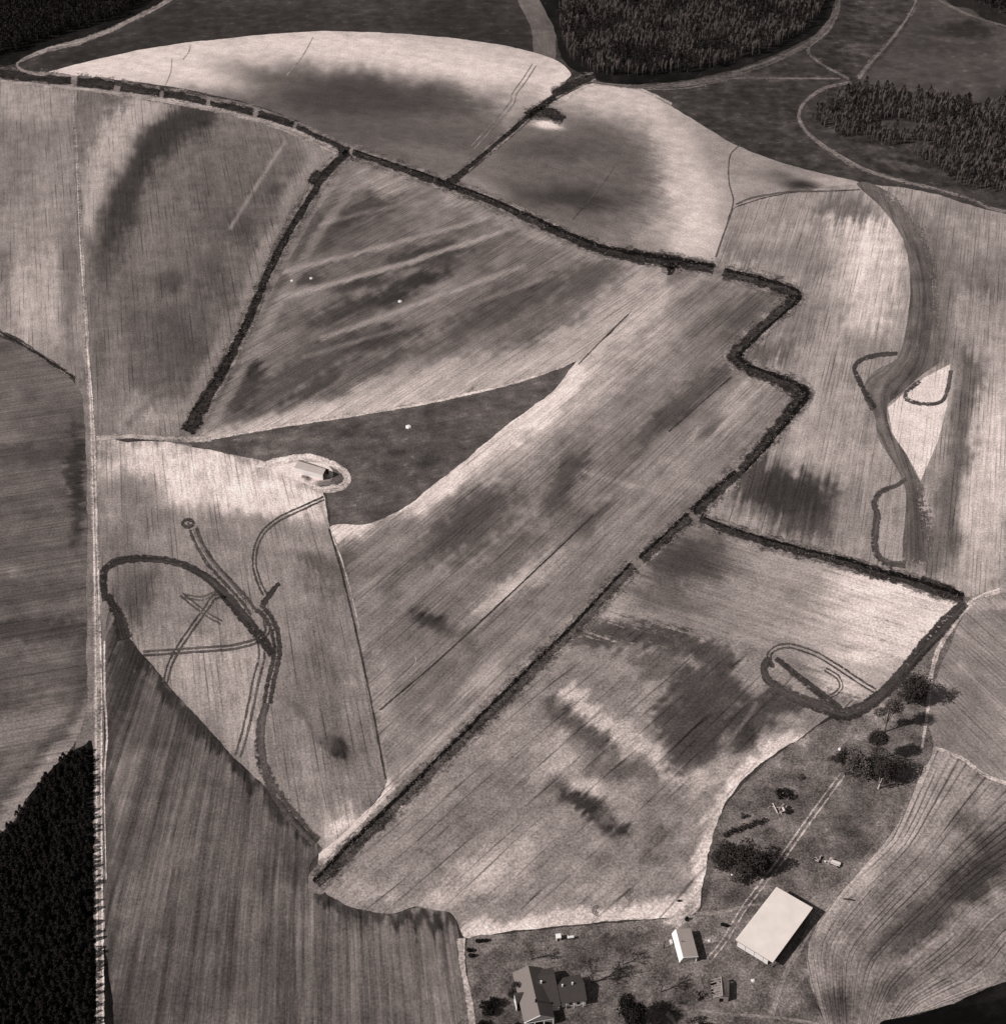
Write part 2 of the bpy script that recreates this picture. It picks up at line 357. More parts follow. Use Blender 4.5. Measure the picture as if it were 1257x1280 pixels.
field(V_, 'field right of the thin ditch with a round dark hollow and pale halo', [(572,230),(600,205),(650,162),(690,128),(742,104),(800,113),(860,145),(915,179),(985,206),(1078,229),(1080,236),(985,241),(918,259),(905,290),(893,328),(860,322),(800,312),(740,300),(680,280),(610,250)], 126,
  [L([(740,118),(800,150),(835,190),(858,235),(868,290)],44,188,.92), L([(795,160),(830,200),(845,235)],13,206,.7), E(705,215,112,72,5,100,.9,4), E(720,248,62,13,6,70,.85), E(690,186,55,12,0,84,.7), E(760,170,40,20,20,88,.6), E(800,215,30,45,-20,92,.6),
   E(745,120,40,12,10,168,.8), E(683,156,17,5,8,208,.95,3), E(930,200,30,14,20,135), E(1040,230,50,8,5,158), E(905,270,14,26,0,150), E(1000,231,20,6,5,54,.9), E(970,222,22,7,8,90,.7), E(600,235,30,9,20,130), E(870,155,30,10,28,145,.6), E(888,195,14,30,-20,128,.5), E(940,235,22,12,0,150,.6)],
  ((640,200),(800,260)), 'plain', .06, .06, edge=.6, crisp=.12, comb=.1)
field(V_, 'big right hand field with ghostly pale and dark patches and near vertical rows', [(893,330),(905,292),(918,260),(985,242),(1080,230),(1170,243),(1257,268),(1470,295),(1470,742),(1257,741),(1208,746),(1180,735),(1100,712),(1000,685),(900,662),(872,642),(930,590),(1008,500),(1010,490),(960,460),(925,445),(930,425),(998,372),(990,355),(940,345)], 138,
  [E(1085,318,52,66,10,196,.92,2.6), E(1072,385,44,34,0,190,.85), E(975,290,45,22,-30,158,.6), E(1055,262,48,16,4,92,.75), E(985,262,40,12,0,140,.5),
   E(935,315,28,12,10,104,.6), E(1010,330,34,30,-40,108,.6), E(1000,400,60,22,-20,112,.7), E(955,440,34,14,-10,86,.7), E(1080,430,26,18,0,124,.6), E(1040,500,60,40,0,150,.6), E(1030,570,80,26,0,158,.6),
   E(985,618,58,34,8,66,.95,3.5), E(935,606,30,16,-20,84,.8), E(1012,655,40,20,10,84,.8), E(940,640,30,9,15,120,.5), E(1070,650,34,34,0,128,.6), E(1105,640,18,50,0,132,.5),
   E(1110,655,22,46,0,150,.8),
   E(1232,560,34,120,0,188,.85), E(1225,680,30,60,0,166,.8), E(1230,430,40,60,0,146,.6), E(1200,260,40,16,14,128), E(1185,400,16,50,0,150,.7),
   L([(1150,290),(1175,350),(1172,430)],20,104,.75), L([(1212,450),(1204,540),(1178,640),(1162,706)],15,98,.85), L([(1170,300),(1200,340),(1230,360)],14,112,.6), E(1240,345,40,22,20,112,.6), E(1190,675,10,28,8,84,.6), E(1145,270,20,16,30,110,.6)],
  ((1200,300),(1163,640)), 'l1', .17, .06, reach=16, crisp=.65)
field(V_, 'dark freshly ploughed swath curving down through the right hand field', [(1070,231),(1083,228),(1110,240),(1150,272),(1168,310),(1172,360),(1176,410),(1180,446),(1150,470),(1125,492),(1108,508),(1113,540),(1130,565),(1149,602),(1157,612),(1168,640),(1172,670),(1165,695),(1150,712),(1128,708),(1130,650),(1131,612),(1115,577),(1097,547),(1092,520),(1079,495),(1082,476),(1096,462),(1122,446),(1134,395),(1137,345),(1128,300),(1100,258)], 101,
  [L([(1176,270),(1182,330),(1188,440)],10,118,.7), L([(1206,460),(1196,550),(1172,660)],8,112,.7), E(1130,480,26,12,-30,100,.6), E(1145,660,16,46,0,84,.6)], (((1085,231),(1137,345),(1122,446),(1082,490),(1115,577),(1131,612),(1130,700)),((1170,290),(1182,440),(1150,560),(1165,690))), 'long', .36, .05, edge=.5, cr=True, feather=([(1120,238),(1160,278),(1176,330),(1180,400),(1192,460),(1175,560),(1162,620),(1176,670),(1168,712),(1130,716)],24))
field(V_, 'pale bare triangle enclosed by the forked ploughed swath', [(1187,455),(1183,508),(1171,553),(1150,601),(1131,565),(1114,540),(1109,509),(1128,493),(1155,472)], 205, [], ((1200,300),(1163,640)), 'l1', .08, .04, edge=.5, cr=False)
field(V_, 'upper left strip field of pale stubble beside the straight track', [(-180,96),(0,103),(85,108),(93,200),(100,330),(108,470),(60,447),(0,414),(-180,378)], 124,
  [E(40,130,60,26,0,146), E(45,375,34,60,0,166,.8), E(30,290,40,30,0,140,.6), E(10,180,20,40,0,116,.5), E(86,360,9,70,0,98,.7), E(5,335,14,24,0,98,.6), E(70,220,18,60,0,138,.5)], ((48,110),(62,440)), 'l2', .13, .06, crisp=.5)
field(V_, 'lower left dark field with level rows and faint bands', [(-200,372),(0,422),(60,453),(99,486),(106,545),(109,600),(108,800),(108,885),(90,935),(40,990),(-10,1050),(-200,1120)], 100,
  [L([(-40,575),(110,560)],10,78,.6), L([(-40,520),(100,500)],8,104,.6), L([(-40,665),(108,652)],7,112,.5), L([(-40,700),(100,690)],14,92,.6), L([(-40,790),(100,785)],12,72,.6), L([(-40,845),(100,838)],12,88,.6), L([(-40,930),(70,900)],24,122,.7), E(96,590,12,50,0,62,.7), E(96,640,10,40,0,66,.6), L([(102,780),(100,850),(92,900)],8,84,.6), E(60,740,50,16,0,84,.5), E(20,460,50,14,20,100,.6),
   L([(110,900),(70,950),(30,1000),(-20,1060)],13,134,.85), L([(92,890),(50,950),(0,1000)],7,86,.6)], ((0,672),(108,655)), 'll', .19, .05, reach=14)
field(V_, 'upper left field crossed by a broad dark curving band', [(97,110),(150,113),(230,127),(300,140),(360,160),(427,187),(397,222),(367,265),(332,340),(297,410),(252,495),(226,544),(180,546),(120,546),(116,470),(106,330)], 110,
  [L([(200,130),(150,165),(125,215),(112,270)],22,166,.85), E(250,130,80,8,8,140,.7), L([(252,142),(215,158),(185,185),(162,225),(148,275),(135,330)],19,68,.9,2.6), L([(135,330),(125,400),(122,460)],16,98,.7), E(215,400,80,110,10,98,.55), E(300,270,60,70,-20,98,.45), E(210,352,22,13,0,74,.85), E(262,350,20,26,0,86,.7), E(222,410,28,24,20,80,.7), E(230,455,30,24,0,84,.7), E(300,285,18,22,-50,84,.7), E(345,236,12,7,0,84,.8), E(300,200,50,30,0,104,.6),
   E(180,525,45,26,0,146,.8), E(140,440,14,60,0,124,.6), E(180,330,30,50,0,118,.5), L([(400,190),(360,250),(320,340),(280,430),(235,510)],8,134,.7), L([(356,178),(322,230),(288,285)],2.2,140,.7), E(395,185,26,12,25,138,.8), L([(100,250),(108,400),(118,500)],5,122,.6), L([(225,480),(190,500),(160,530)],4,104,.6)], ((162,130),(192,540)), 'l2', .14, .07, crisp=.4, comb=.5)
field(V_, 'central upper field with slanting dark terraces and a pale lower rim', [(450,201),(480,206),(556,236),(610,258),(680,286),(740,312),(800,325),(826,334),(833,345),(800,378),(760,418),(718,453),(640,478),(550,499),(450,517),(350,532),(258,548),(250,541),(275,490),(312,420),(352,342),(397,262)], 112,
  [L([(720,446),(640,468),(550,489),(450,508),(350,526),(270,545)],13,178,.9), L([(812,350),(770,385),(730,420),(660,455),(540,478),(450,497)],24,164,.8), E(470,226,44,15,10,142,.7), L([(560,245),(650,285),(760,322),(826,340)],8,140,.7),
   E(432,270,52,14,-18,76,.85), E(400,302,36,12,-25,84,.7), E(530,318,46,12,-12,72,.9), E(555,328,22,8,-10,70,.6), E(455,352,34,8,-12,72,.85), E(382,350,34,8,-8,78,.85), E(520,352,40,8,-16,66,.9), E(440,385,60,12,-14,76,.8), E(480,372,30,7,-14,66,.7), E(470,424,48,13,-8,78,.85), E(400,430,50,12,-20,88,.6), E(370,470,80,18,-33,82,.7), E(300,490,34,20,-50,76,.85), E(310,460,14,10,0,60,.8), E(470,460,70,9,-30,84,.7), E(400,480,50,7,-32,72,.7), E(640,375,70,14,-25,84,.8), E(735,345,50,14,-30,90,.7), E(600,405,90,12,-32,92,.6), E(570,285,36,7,-14,90,.6),
   L([(350,341),(480,308),(607,273)],3,140,.9), L([(357,371),(500,331),(640,286)],3,142,.9), L([(402,423),(520,381),(655,332)],3,138,.9), L([(380,446),(520,405),(690,345)],2.6,126,.6), L([(540,250),(470,262),(400,280)],2.4,126,.5), L([(440,235),(400,290),(360,360),(310,450),(265,530)],6,132,.7)], ((420,503),(740,305)), 'l1', .16, .05, reach=12, crisp=.75)
field('pasture', 'dark wedge of rough grass around the open barn', [(222,549),(262,549),(350,534),(450,519),(550,501),(640,481),(718,455),(690,490),(640,528),(560,593),(500,639),(460,656),(418,662),(411,635),(404,614),(350,592),(300,574),(262,563)], 84,
  [E(342,563,16,5,-10,120,.8), E(322,560,14,4,0,104,.8), E(405,555,10,4,0,100,.7), E(370,560,30,5,0,92,.5), E(575,518,10,4,0,110,.7), E(430,540,30,8,-10,66,.6), E(530,570,60,18,-30,66,.6), E(620,515,30,8,-20,88,.5), E(440,640,24,8,-20,100,.7), E(300,552,30,4,10,66,.7)], ((250,550),(700,455)), 'grass', .08, .24, edge=1.5)
field(V_, 'long central field of slanting stubble between wedge and hedge', [(833,345),(845,341),(872,338),(905,344),(945,356),(982,368),(980,378),(950,405),(914,440),(914,453),(960,472),(992,492),(984,508),(930,572),(870,636),(805,692),(787,703),(718,777),(641,851),(537,955),(470,1021),(425,1065),(400,1085),(400,1060),(440,1030),(482,980),(466,890),(446,800),(428,715),(411,660),(460,655),(500,638),(560,592),(640,527),(690,490),(718,453),(760,418),(800,378)], 120,
  [L([(800,400),(740,465),(680,520),(610,590)],36,160,.75), L([(825,362),(770,415),(715,470)],15,168,.85), L([(718,470),(640,538),(560,602),(480,652),(420,666)],14,192,.95,2.8), E(690,500,50,18,-42,196,.7), E(860,360,24,10,-30,140,.7), L([(930,352),(880,346)],6,140,.6),
   E(935,385,46,14,-42,90,.8), E(900,395,40,14,-42,98,.6), E(860,495,64,13,-38,84,.85), E(820,535,40,12,-38,84,.8), E(790,555,30,8,-40,100,.6), E(712,595,34,14,-60,78,.85), E(700,622,24,16,-40,86,.8), E(600,652,60,34,-42,84,.8), E(560,670,46,24,-40,88,.7), E(640,690,50,16,-42,96,.6), E(485,660,30,12,-20,98,.6), E(435,705,22,16,30,80,.8), E(475,740,26,18,0,104,.5), E(545,780,27,11,25,74,.9), E(585,800,24,10,40,96,.7),
   E(720,672,50,9,-42,90,.8), E(750,640,30,6,-42,84,.7), E(640,735,62,13,-38,166,.9), E(690,700,40,12,-42,150,.7), E(770,600,30,20,-40,112,.5), L([(960,488),(900,540),(830,610),(770,665)],16,138,.7), E(915,510,50,16,-42,156,.8), E(888,535,18,6,-42,92,.8), L([(730,590),(780,605),(850,622)],3,140,.7),
   E(600,850,30,12,-40,146,.8), E(555,845,44,14,-40,104,.6), E(460,760,14,70,-12,134,.6), E(480,880,16,60,-14,146,.7), E(520,870,40,20,-40,112,.6), L([(480,985),(430,1035),(402,1062)],14,182,.9), L([(505,965),(580,900),(660,828),(790,712)],7,146,.7)], ((480,895),(960,445)), 'l1', .19, .05, reach=9, crisp=.7)
field(V_, 'left middle field with a pale top, vertical rows and looping tractor trails', [(122,556),(160,553),(200,552),(270,564),(340,580),(400,611),(411,655),(430,722),(447,800),(466,890),(484,975),(440,1032),(402,1062),(392,1052),(330,985),(240,890),(160,797),(128,778),(123,700)], 126,
  [E(250,596,120,38,8,202,.95,3.2), E(340,622,64,20,12,200,.9), E(150,620,26,26,0,120,.7), E(140,570,16,8,0,120,.5), E(175,612,30,18,20,112,.7), E(195,650,44,14,0,116,.6), E(168,742,26,34,0,86,.85), E(150,700,20,40,0,112,.6), E(240,730,40,26,0,124,.5), E(270,845,70,40,0,158,.7), E(210,800,40,20,0,140,.5), E(400,705,34,12,20,92,.8), E(420,730,18,20,0,100,.6), E(370,680,34,8,10,150,.6), E(320,655,50,6,8,120,.5),
   E(400,860,40,80,-8,108,.7), E(440,940,20,40,-10,104,.6), E(426,934,9,9,0,44,.9,3), E(412,928,22,8,25,86,.8), E(375,890,20,6,50,92,.6), E(350,760,18,30,0,140,.5), E(330,960,24,14,40,140,.5), E(425,1030,24,14,-35,184,.9), E(385,1010,40,20,40,130,.4), E(300,900,24,30,0,156,.6)], (((130,556),(132,780),(140,1060)),((411,655),(430,722),(466,890),(490,1000))), 'l2', .17, .06, reach=9, crisp=.55, comb=.7)
field(V_, 'dark ploughed field with fanning streaks at the lower left', [(132,783),(148,778),(160,796),(200,845),(240,889),(290,944),(335,987),(370,1024),(400,1056),(401,1063),(388,1080),(385,1111),(404,1119),(440,1134),(490,1142),(520,1134),(556,1139),(569,1152),(573,1172),(577,1200),(584,1250),(590,1345),(128,1345),(130,1100)], 99,
  [L([(150,790),(200,850),(240,895),(335,992),(398,1058)],10,66,.9), E(160,840,22,50,0,70,.8), E(180,900,16,40,0,86,.5), L([(400,1125),(450,1145),(520,1146)],8,70,.8), E(545,1152,26,14,10,62,.9), E(210,900,30,30,0,84,.5), E(290,1060,50,60,10,112,.6), E(230,1100,60,80,10,110,.5), E(170,1250,40,60,0,80,.6), E(330,1240,120,40,0,92,.5), L([(134,900),(133,1340)],7,78,.7), E(380,1090,14,18,0,80,.6), E(450,1210,60,40,0,112,.4)],
  (((245,880),(190,1120),(150,1345)),((560,1130),(570,1200),(590,1345))), 'long', .38, .03, reach=26)
field(V_, 'mottled field below the long hedge with dark stains and curving tramlines', [(404,1112),(436,1078),(480,1032),(547,966),(650,862),(728,787),(797,713),(850,664),(880,655),(930,668),(1000,688),(1198,748),(1150,810),(1120,850),(1068,893),(1040,893),(1000,922),(940,962),(903,1010),(887,1060),(877,1110),(866,1143),(760,1152),(640,1164),(584,1173),(574,1160),(560,1141),(520,1134),(490,1142),(440,1134)], 130,
  [
   L([(725,795),(790,788),(850,800),(900,830)],16,80,.9), E(760,770,30,10,-20,98,.6), E(830,835,40,16,20,90,.7), E(720,800,20,10,0,100,.7), E(770,860,30,14,30,122,.5),
   L([(690,885),(715,905),(745,925)],13,88,.85), E(720,930,20,14,40,98,.6), E(733,1009,52,13,37,66,.92,2.4), E(752,1024,24,15,37,66,.85,2.4), E(765,960,32,18,10,94,.8), E(815,960,16,10,0,108,.6), E(830,980,28,14,-40,110,.6),
   L([(715,868),(745,893),(780,915),(812,940),(845,966),(880,975)],12,172,.85), E(862,918,40,46,-25,78,.9,4), E(882,868,48,28,0,80,.9,4), E(950,893,50,26,-25,78,.9,4), E(925,925,26,16,-35,74,.9,4), E(907,925,7,12,30,128,.8), L([(908,930),(925,910),(945,880)],2.5,118,.7), E(700,945,24,24,-40,168,.7), E(735,985,30,12,20,172,.7), E(680,962,20,20,0,150,.6), E(895,965,40,14,-35,160,.7), E(770,1010,30,12,-40,140,.5),
   E(610,1085,90,26,-38,162,.8), E(760,1110,50,14,-20,146,.6), E(600,1000,60,34,-38,112,.6), E(660,1020,40,20,-40,118,.5), E(820,1050,30,12,-30,104,.6), E(815,1072,14,7,10,92,.6), E(700,1070,50,16,-40,120,.5),
   L([(1010,922),(960,945),(915,985),(890,1040),(878,1100),(860,1138)],12,192,.9), L([(585,1166),(680,1154),(780,1143),(865,1132)],11,190,.92), E(540,985,50,30,-40,134,.5), E(640,900,60,14,-42,140,.6), E(560,1020,60,12,-42,122,.5), E(490,1070,70,12,-40,128,.5), E(560,1125,30,12,-10,160,.7), E(470,1115,30,10,10,150,.6), E(440,1100,14,10,0,150,.6),
   E(1000,905,30,8,20,140,.7), E(780,690,30,20,0,130,.4)], ((567,1136),(735,983)), 'l5', .14, .11, reach=8, crisp=.85, comb=1.0)
field(V_, 'smooth field corner growing pale towards its right tip', [(800,714),(852,664),(884,657),(930,668),(1000,688),(1100,718),(1200,749),(1150,810),(1120,850),(1066,888),(1045,882),(1010,868),(960,846),(915,818),(860,812),(800,806),(730,796),(756,762)], 138,
  [E(865,700,60,36,10,72,.9), E(840,750,50,18,20,96,.7), L([(785,780),(840,795),(900,815),(950,840)],9,100,.8), E(830,720,20,30,40,84,.5), E(1125,748,84,32,14,204,.97,4), E(1090,788,72,44,0,196,.92,3), E(1140,790,50,26,-40,196,.85), E(740,770,22,12,0,128,.6), E(1130,765,24,8,10,160,.4), E(970,705,50,14,12,146,.7), E(930,745,60,16,14,138,.6), E(1040,800,24,14,0,138,.6), E(1010,780,30,12,0,150,.5), E(1060,850,34,20,20,172,.8), E(960,800,50,12,20,132,.6), E(1000,838,26,12,40,110,.7)], ((850,752),(1060,822)), 'long', .12, .06, reach=22, crisp=.4, feather=([(1066,888),(1010,872),(960,850),(915,820),(860,804),(800,797),(738,784)],34))
field(V_, 'pale stubble field at the right edge with rows slanting down', [(1210,748),(1257,741),(1470,738),(1470,1022),(1257,978),(1200,947),(1164,934),(1152,892),(1164,845),(1186,792)], 128,
  [L([(1195,790),(1470,960)],3,150,.5), L([(1200,830),(1320,960)],3,148,.5), E(1230,756,30,8,0,160,.7), E(1190,900,24,30,20,116,.5), E(1257,850,40,20,40,120,.5)], ((1190,800),(1257,862)), 'l1', .12, .04)
field(V_, 'lower right field with curved rows and dark smudges', [(1166,934),(1200,947),(1257,979),(1470,1022),(1470,1178),(1345,1212),(1257,1231),(1190,1256),(1100,1282),(1070,1345),(1050,1345),(1030,1280),(1014,1235),(1006,1190),(1022,1150),(1062,1094),(1112,1044),(1142,984)], 134,
  [L([(1150,965),(1118,1040),(1070,1100),(1030,1150)],17,158,.85), E(1200,970,50,16,25,148,.7), E(1150,1030,34,30,-40,150,.6), E(1205,1025,20,12,0,96,.6), E(1215,1100,46,26,-30,66,.85), E(1257,1060,40,30,0,74,.8), E(1150,1150,50,24,-35,74,.8), E(1100,1190,40,22,-30,92,.6), E(1175,1205,60,20,-25,104,.5), E(1100,1240,50,20,-20,90,.6), E(1030,1200,14,30,-10,134,.6), E(1045,1255,20,20,0,76,.7), E(1220,1180,50,20,-25,106,.7), E(1060,1160,24,20,-30,124,.6), E(1130,1090,30,20,-40,116,.5)],
  (((1146,965),(1112,1046),(1062,1096),(1020,1155),(1010,1195),(1030,1280)),((1470,1040),(1257,1120),(1190,1180),(1120,1240),(1100,1282))), 'lc', .22, .12, reach=10, crisp=.5)
field(V_, 'near black field in the bottom right corner', [(1470,1170),(1345,1206),(1257,1228),(1225,1238),(1190,1254),(1140,1270),(1095,1282),(1070,1345),(1470,1345)], 46, [E(1240,1245,40,5,-12,58,.5)], ((1100,1290),(1257,1250)), 'plain', .12, .06)
field('farmyard', 'dark trodden grass of the farmyard around the buildings', [(584,1176),(640,1166),(760,1154),(866,1143),(879,1105),(889,1055),(905,1010),(945,962),(1000,924),(1040,898),(1066,893),(1100,872),(1150,825),(1200,758),(1212,750),(1190,800),(1168,850),(1156,892),(1166,934),(1142,984),(1112,1044),(1062,1094),(1022,1150),(1006,1190),(1014,1235),(1030,1280),(1055,1345),(592,1345),(586,1240)], 99,
  [E(1090,905,40,14,-30,124,.8), E(1110,860,50,14,-40,118,.8), E(980,950,34,16,-30,108,.7), E(1060,1000,40,24,-40,84,.6), E(960,1000,30,20,0,102,.6), E(940,1020,20,20,0,110,.5), E(1000,1050,34,24,0,98,.6), E(1065,1040,30,20,-40,82,.6), E(930,1120,24,30,0,76,.5), E(910,1190,26,16,-30,106,.7), E(890,1215,30,12,0,104,.6), E(800,1190,40,20,0,88,.5), E(650,1190,50,8,-4,74,.6), E(760,1175,60,8,-4,72,.6), E(660,1260,60,30,0,66,.7), E(610,1220,24,24,0,80,.4), E(820,1250,50,20,0,74,.7), E(980,1260,50,16,0,84,.5), E(1015,1240,12,30,-20,62,.7), E(865,1148,16,5,0,150,.8), E(843,1150,12,5,0,170,.8), E(886,1175,7,3,0,165,.9), E(760,1225,24,12,0,104,.6), E(740,1200,30,14,0,84,.6),
   L([(895,1050),(885,1090),(876,1130)],5,66,.6)], ((930,1140),(1040,985)), 'grass', .07, .34, edge=1.5)
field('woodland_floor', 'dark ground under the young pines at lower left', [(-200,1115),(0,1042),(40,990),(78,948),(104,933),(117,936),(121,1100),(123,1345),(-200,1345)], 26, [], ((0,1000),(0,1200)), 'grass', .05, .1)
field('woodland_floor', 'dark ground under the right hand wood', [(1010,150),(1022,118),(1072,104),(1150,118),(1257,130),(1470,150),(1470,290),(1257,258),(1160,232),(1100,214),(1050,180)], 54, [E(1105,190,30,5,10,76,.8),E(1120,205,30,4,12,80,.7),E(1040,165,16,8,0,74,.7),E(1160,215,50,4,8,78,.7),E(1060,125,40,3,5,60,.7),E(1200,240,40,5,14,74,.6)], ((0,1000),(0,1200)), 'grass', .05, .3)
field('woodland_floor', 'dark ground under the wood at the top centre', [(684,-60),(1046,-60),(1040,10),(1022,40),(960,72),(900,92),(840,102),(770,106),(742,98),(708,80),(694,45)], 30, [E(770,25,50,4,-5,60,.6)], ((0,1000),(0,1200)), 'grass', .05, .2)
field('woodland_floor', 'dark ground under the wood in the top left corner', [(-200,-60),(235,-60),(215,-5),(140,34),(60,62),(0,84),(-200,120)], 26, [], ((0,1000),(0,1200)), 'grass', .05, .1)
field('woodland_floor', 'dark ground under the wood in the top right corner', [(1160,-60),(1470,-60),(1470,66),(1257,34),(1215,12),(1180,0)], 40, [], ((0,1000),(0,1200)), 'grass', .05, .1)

# ------------------------------------------------------------------ tracks, verges and trails
T = 'dirt_track'
strip(T, 'straight dirt track running down the left side', [(90,104),(95,180),(100,260),(104,350),(110,450),(115,530),(118,600),(120,700),(122,850),(123,1000),(124,1150),(126,1340)], [3,5,7,8,10,11,11,12], 138)
strip('wheel_rut', 'farther pale rut of the straight left track', [(96,200),(100,300),(107,400),(113,500),(116,600),(118,700),(120,850),(121,1000),(122,1340)], [1.2,1.6,2.2,2.6], 178, soft=.5)
strip('wheel_rut', 'nearer pale rut of the straight left track', [(110,440),(117,520),(120,620),(123,720),(127,850),(127,1000),(130,1340)], [1.6,2.4,3.0], 190, soft=.5)
strip('verge', 'thin pale verge right of the straight left track', [(131,800),(131,860),(134,920),(131,960),(131,1010),(133,1100)], [2,2.4,1.5,1], 186, soft=.5)
strip(T, 'pale track bending round the top left pasture', [(245,-30),(215,-2),(150,32),(100,52),(60,62),(30,74),(22,82),(34,90),(60,94)], [6,5,6,7,5,3], 128)
strip('verge', 'pale verge below the upper left ditch', [(0,101),(90,110),(200,124),(300,144),(370,166),(422,190)], [4,5,6,7], 142, soft=.5)
strip(T, 'grey track along the foot of the top centre wood', [(742,103),(790,108),(850,106),(905,96),(950,82),(1000,60),(1028,38),(1045,10),(1046,-40)], [3,5,7,7,7,6,4], 92)
strip(T, 'pale track climbing between the two tufted meadows', [(1046,-30),(1048,10),(1034,38),(1012,58),(1012,68),(1030,82),(1052,94),(1062,100)], [3,3.5,4,4,4], 100, soft=.7)
strip(T, 'pale track leaving the far track junction to the top', [(1148,-30),(1142,8),(1128,30),(1106,58),(1084,82),(1072,99)], [4,4,5,7], 102, soft=.7)
strip(T, 'pale track curving under the right hand wood', [(1064,102),(1030,110),(1005,128),(998,146),(1008,165),(1040,190),(1075,210),(1110,222),(1160,234),(1215,250),(1257,264),(1470,290)], [4,5,6,5,5,4,5,4], 112, soft=.6)
strip(T, 'thin footpath across the dark scrub to the junction', [(800,112),(860,110),(920,98),(980,98),(1050,98)], 2, 96, soft=.6)
strip('verge', 'pale double trail along the top of the halo field', [(690,128),(705,126),(730,108),(760,106),(800,112),(840,130)], 3, 170)
strip('verge', 'pale rim of the wedge pasture above', [(258,549),(350,533),(450,518),(550,500),(640,479),(700,459)], 3, 178, soft=.6)
strip('verge', 'pale dusty turning strip at the foot of the dark hedge', [(120,548),(160,545),(220,549),(265,549)], 6, 150, soft=.5)
strip('verge', 'pale grassy verge left of the farmyard', [(576,1172),(577,1200),(582,1230),(588,1262),(592,1300),(594,1340)], [9,6,8,8,7], 160)
strip('barn_apron', 'pale bare ground circling the open barn', [(320,584),(345,577),(385,572),(415,580),(430,590),(434,600),(425,609),(400,612),(385,606)], [4,10,10,9,8,9,8,6], 196, soft=.25)
field('barn_apron', 'pale trampled ground under the open barn', [(336,580),(362,573),(400,576),(416,588),(412,606),(388,606),(365,598)], 196, [E(412,603,16,6,0,104,.9),E(384,597,7,3,20,96,.8)], ((340,580),(410,600)), 'plain', .08, .06)
double('wheel_rut', 'pale rut of the lane to the machine barn', [(1054,966),(1010,1026),(970,1082),(930,1134),(905,1176),(884,1202)], 6, 2.4, 160, soft=.6, streak=.2, mott=.3)
strip(T, 'pale lane running up past the round tree', [(1250,738),(1215,752),(1190,782),(1172,812),(1163,845),(1158,890),(1152,935)], [8,7,8,6,5,5,3], 176)
strip(T, 'grey grassy lane along the curved row field', [(1148,955),(1128,1010),(1092,1062),(1050,1108),(1022,1142),(998,1186),(975,1230),(958,1290),(955,1345)], [6,8,9,9,8,9,9], 114)
strip(T, 'thin pale drive at the bottom of the yard', [(842,1256),(870,1263),(910,1268),(960,1271),(1010,1278),(1050,1287)], 4.5, 122)
strip(T, 'short pale path leaving the bottom of the yard', [(832,1266),(842,1278),(850,1300),(852,1340)], 6, 132)
strip(T, 'faint worn path past the small shed', [(870,1130),(845,1150),(850,1160)], [10,12,8], 164)
strip(T, 'faint worn way from the barn to the shed', [(950,1130),(900,1140),(868,1142)], [3,5,6], 118, soft=.6)
strip('verge', 'thin pale verge beside the upper lane of the right field', [(1166,934),(1200,947),(1257,979),(1470,1022)], 4, 176, soft=.5)
strip('mown_strip', 'thin pale line across the far right pasture', [(1165,-5),(1200,14),(1240,28),(1300,44)], 3, 92, soft=.6)

P = 'ploughed_trail'
def strip_p(*a, **k):
    k.setdefault('streak', .45); k.setdefault('mott', .1); a = list(a); a[4] *= .86; return strip(*a, **k)
strip_p(P, 'dark loop at the left of the ploughed swath', [(1122,442),(1098,443),(1075,450),(1067,461),(1074,478),(1084,498),(1092,512)], [5,6,6,7,9], 76)
strip_p(P, 'grey loop inside the pale triangle of the right field', [(1150,476),(1134,488),(1131,497),(1142,503),(1165,505),(1178,500),(1184,484),(1188,462)], 5, 104)
strip_p(P, 'dark hook trail at the foot of the right field', [(1132,598),(1120,607),(1100,615),(1092,628),(1096,645),(1093,670),(1095,692),(1108,704),(1132,706)], [5,6,8,9,9,9,9], 88)
strip_p(P, 'broad dark ploughed band on the pale corner field edge', [(1206,752),(1185,775),(1160,802),(1135,832),(1108,862),(1080,884),(1055,893),(1030,886),(1000,874),(975,862),(960,850),(954,836),(960,820)], [14,17,17,16,16,18,16,14,12,8], 74, soft=.2)
strip_p(P, 'diagonal dark band inside the racetrack loop', [(968,822),(990,840),(1012,858),(1036,876),(1050,888)], [6,9,9,10], 78)
double(P, 'thin racetrack rut looping over the pale corner', [(962,836),(961,818),(972,809),(990,808),(1020,818),(1050,836),(1080,856),(1094,864)], 5, 2.5, 82, soft=.5)
double(P, 'thin inner rut hooking round in the racetrack', [(1030,836),(1046,846),(1051,858),(1044,867),(1036,872),(1040,884)], 4, 2.2, 80, soft=.5)
strip_p(P, 'scuffed dark turning mark at the left of the racetrack', [(958,842),(954,832),(960,826),(966,836)], 7, 84)
strip_p(P, 'big dark arc looping over the left middle field', [(133,752),(129,730),(131,713),(145,702),(170,698),(200,699),(230,706),(258,721),(280,742),(300,766),(322,792),(342,818)], [10,10,10,9,9,10,12,14,13,11], 66, soft=.22)
strip_p(P, 'dark wedge trail joining arc and ploughed field', [(133,742),(140,755),(148,770),(152,786),(156,800)], [9,13,16,18], 64)
C0 = [(235+7*math.cos(t*.7), 654+4.6*math.sin(t*.7)) for t in range(11)]
strip_p(P, 'small round turning mark at the top of the trails', C0, 4.6, 78)
strip_p(P, 'dark centre of the small round turning mark', [(233,654),(238,654)], 3.4, 84)
double(P, 'rut falling from the round turning mark', [(241,660),(250,682),(264,704),(284,726),(304,748),(318,768)], 8, 4.2, 68, soft=.5)
strip_p(P, 'middle rut falling from the round turning mark', [(241,660),(251,682),(266,704),(288,728),(306,750)], 2.2, 110)
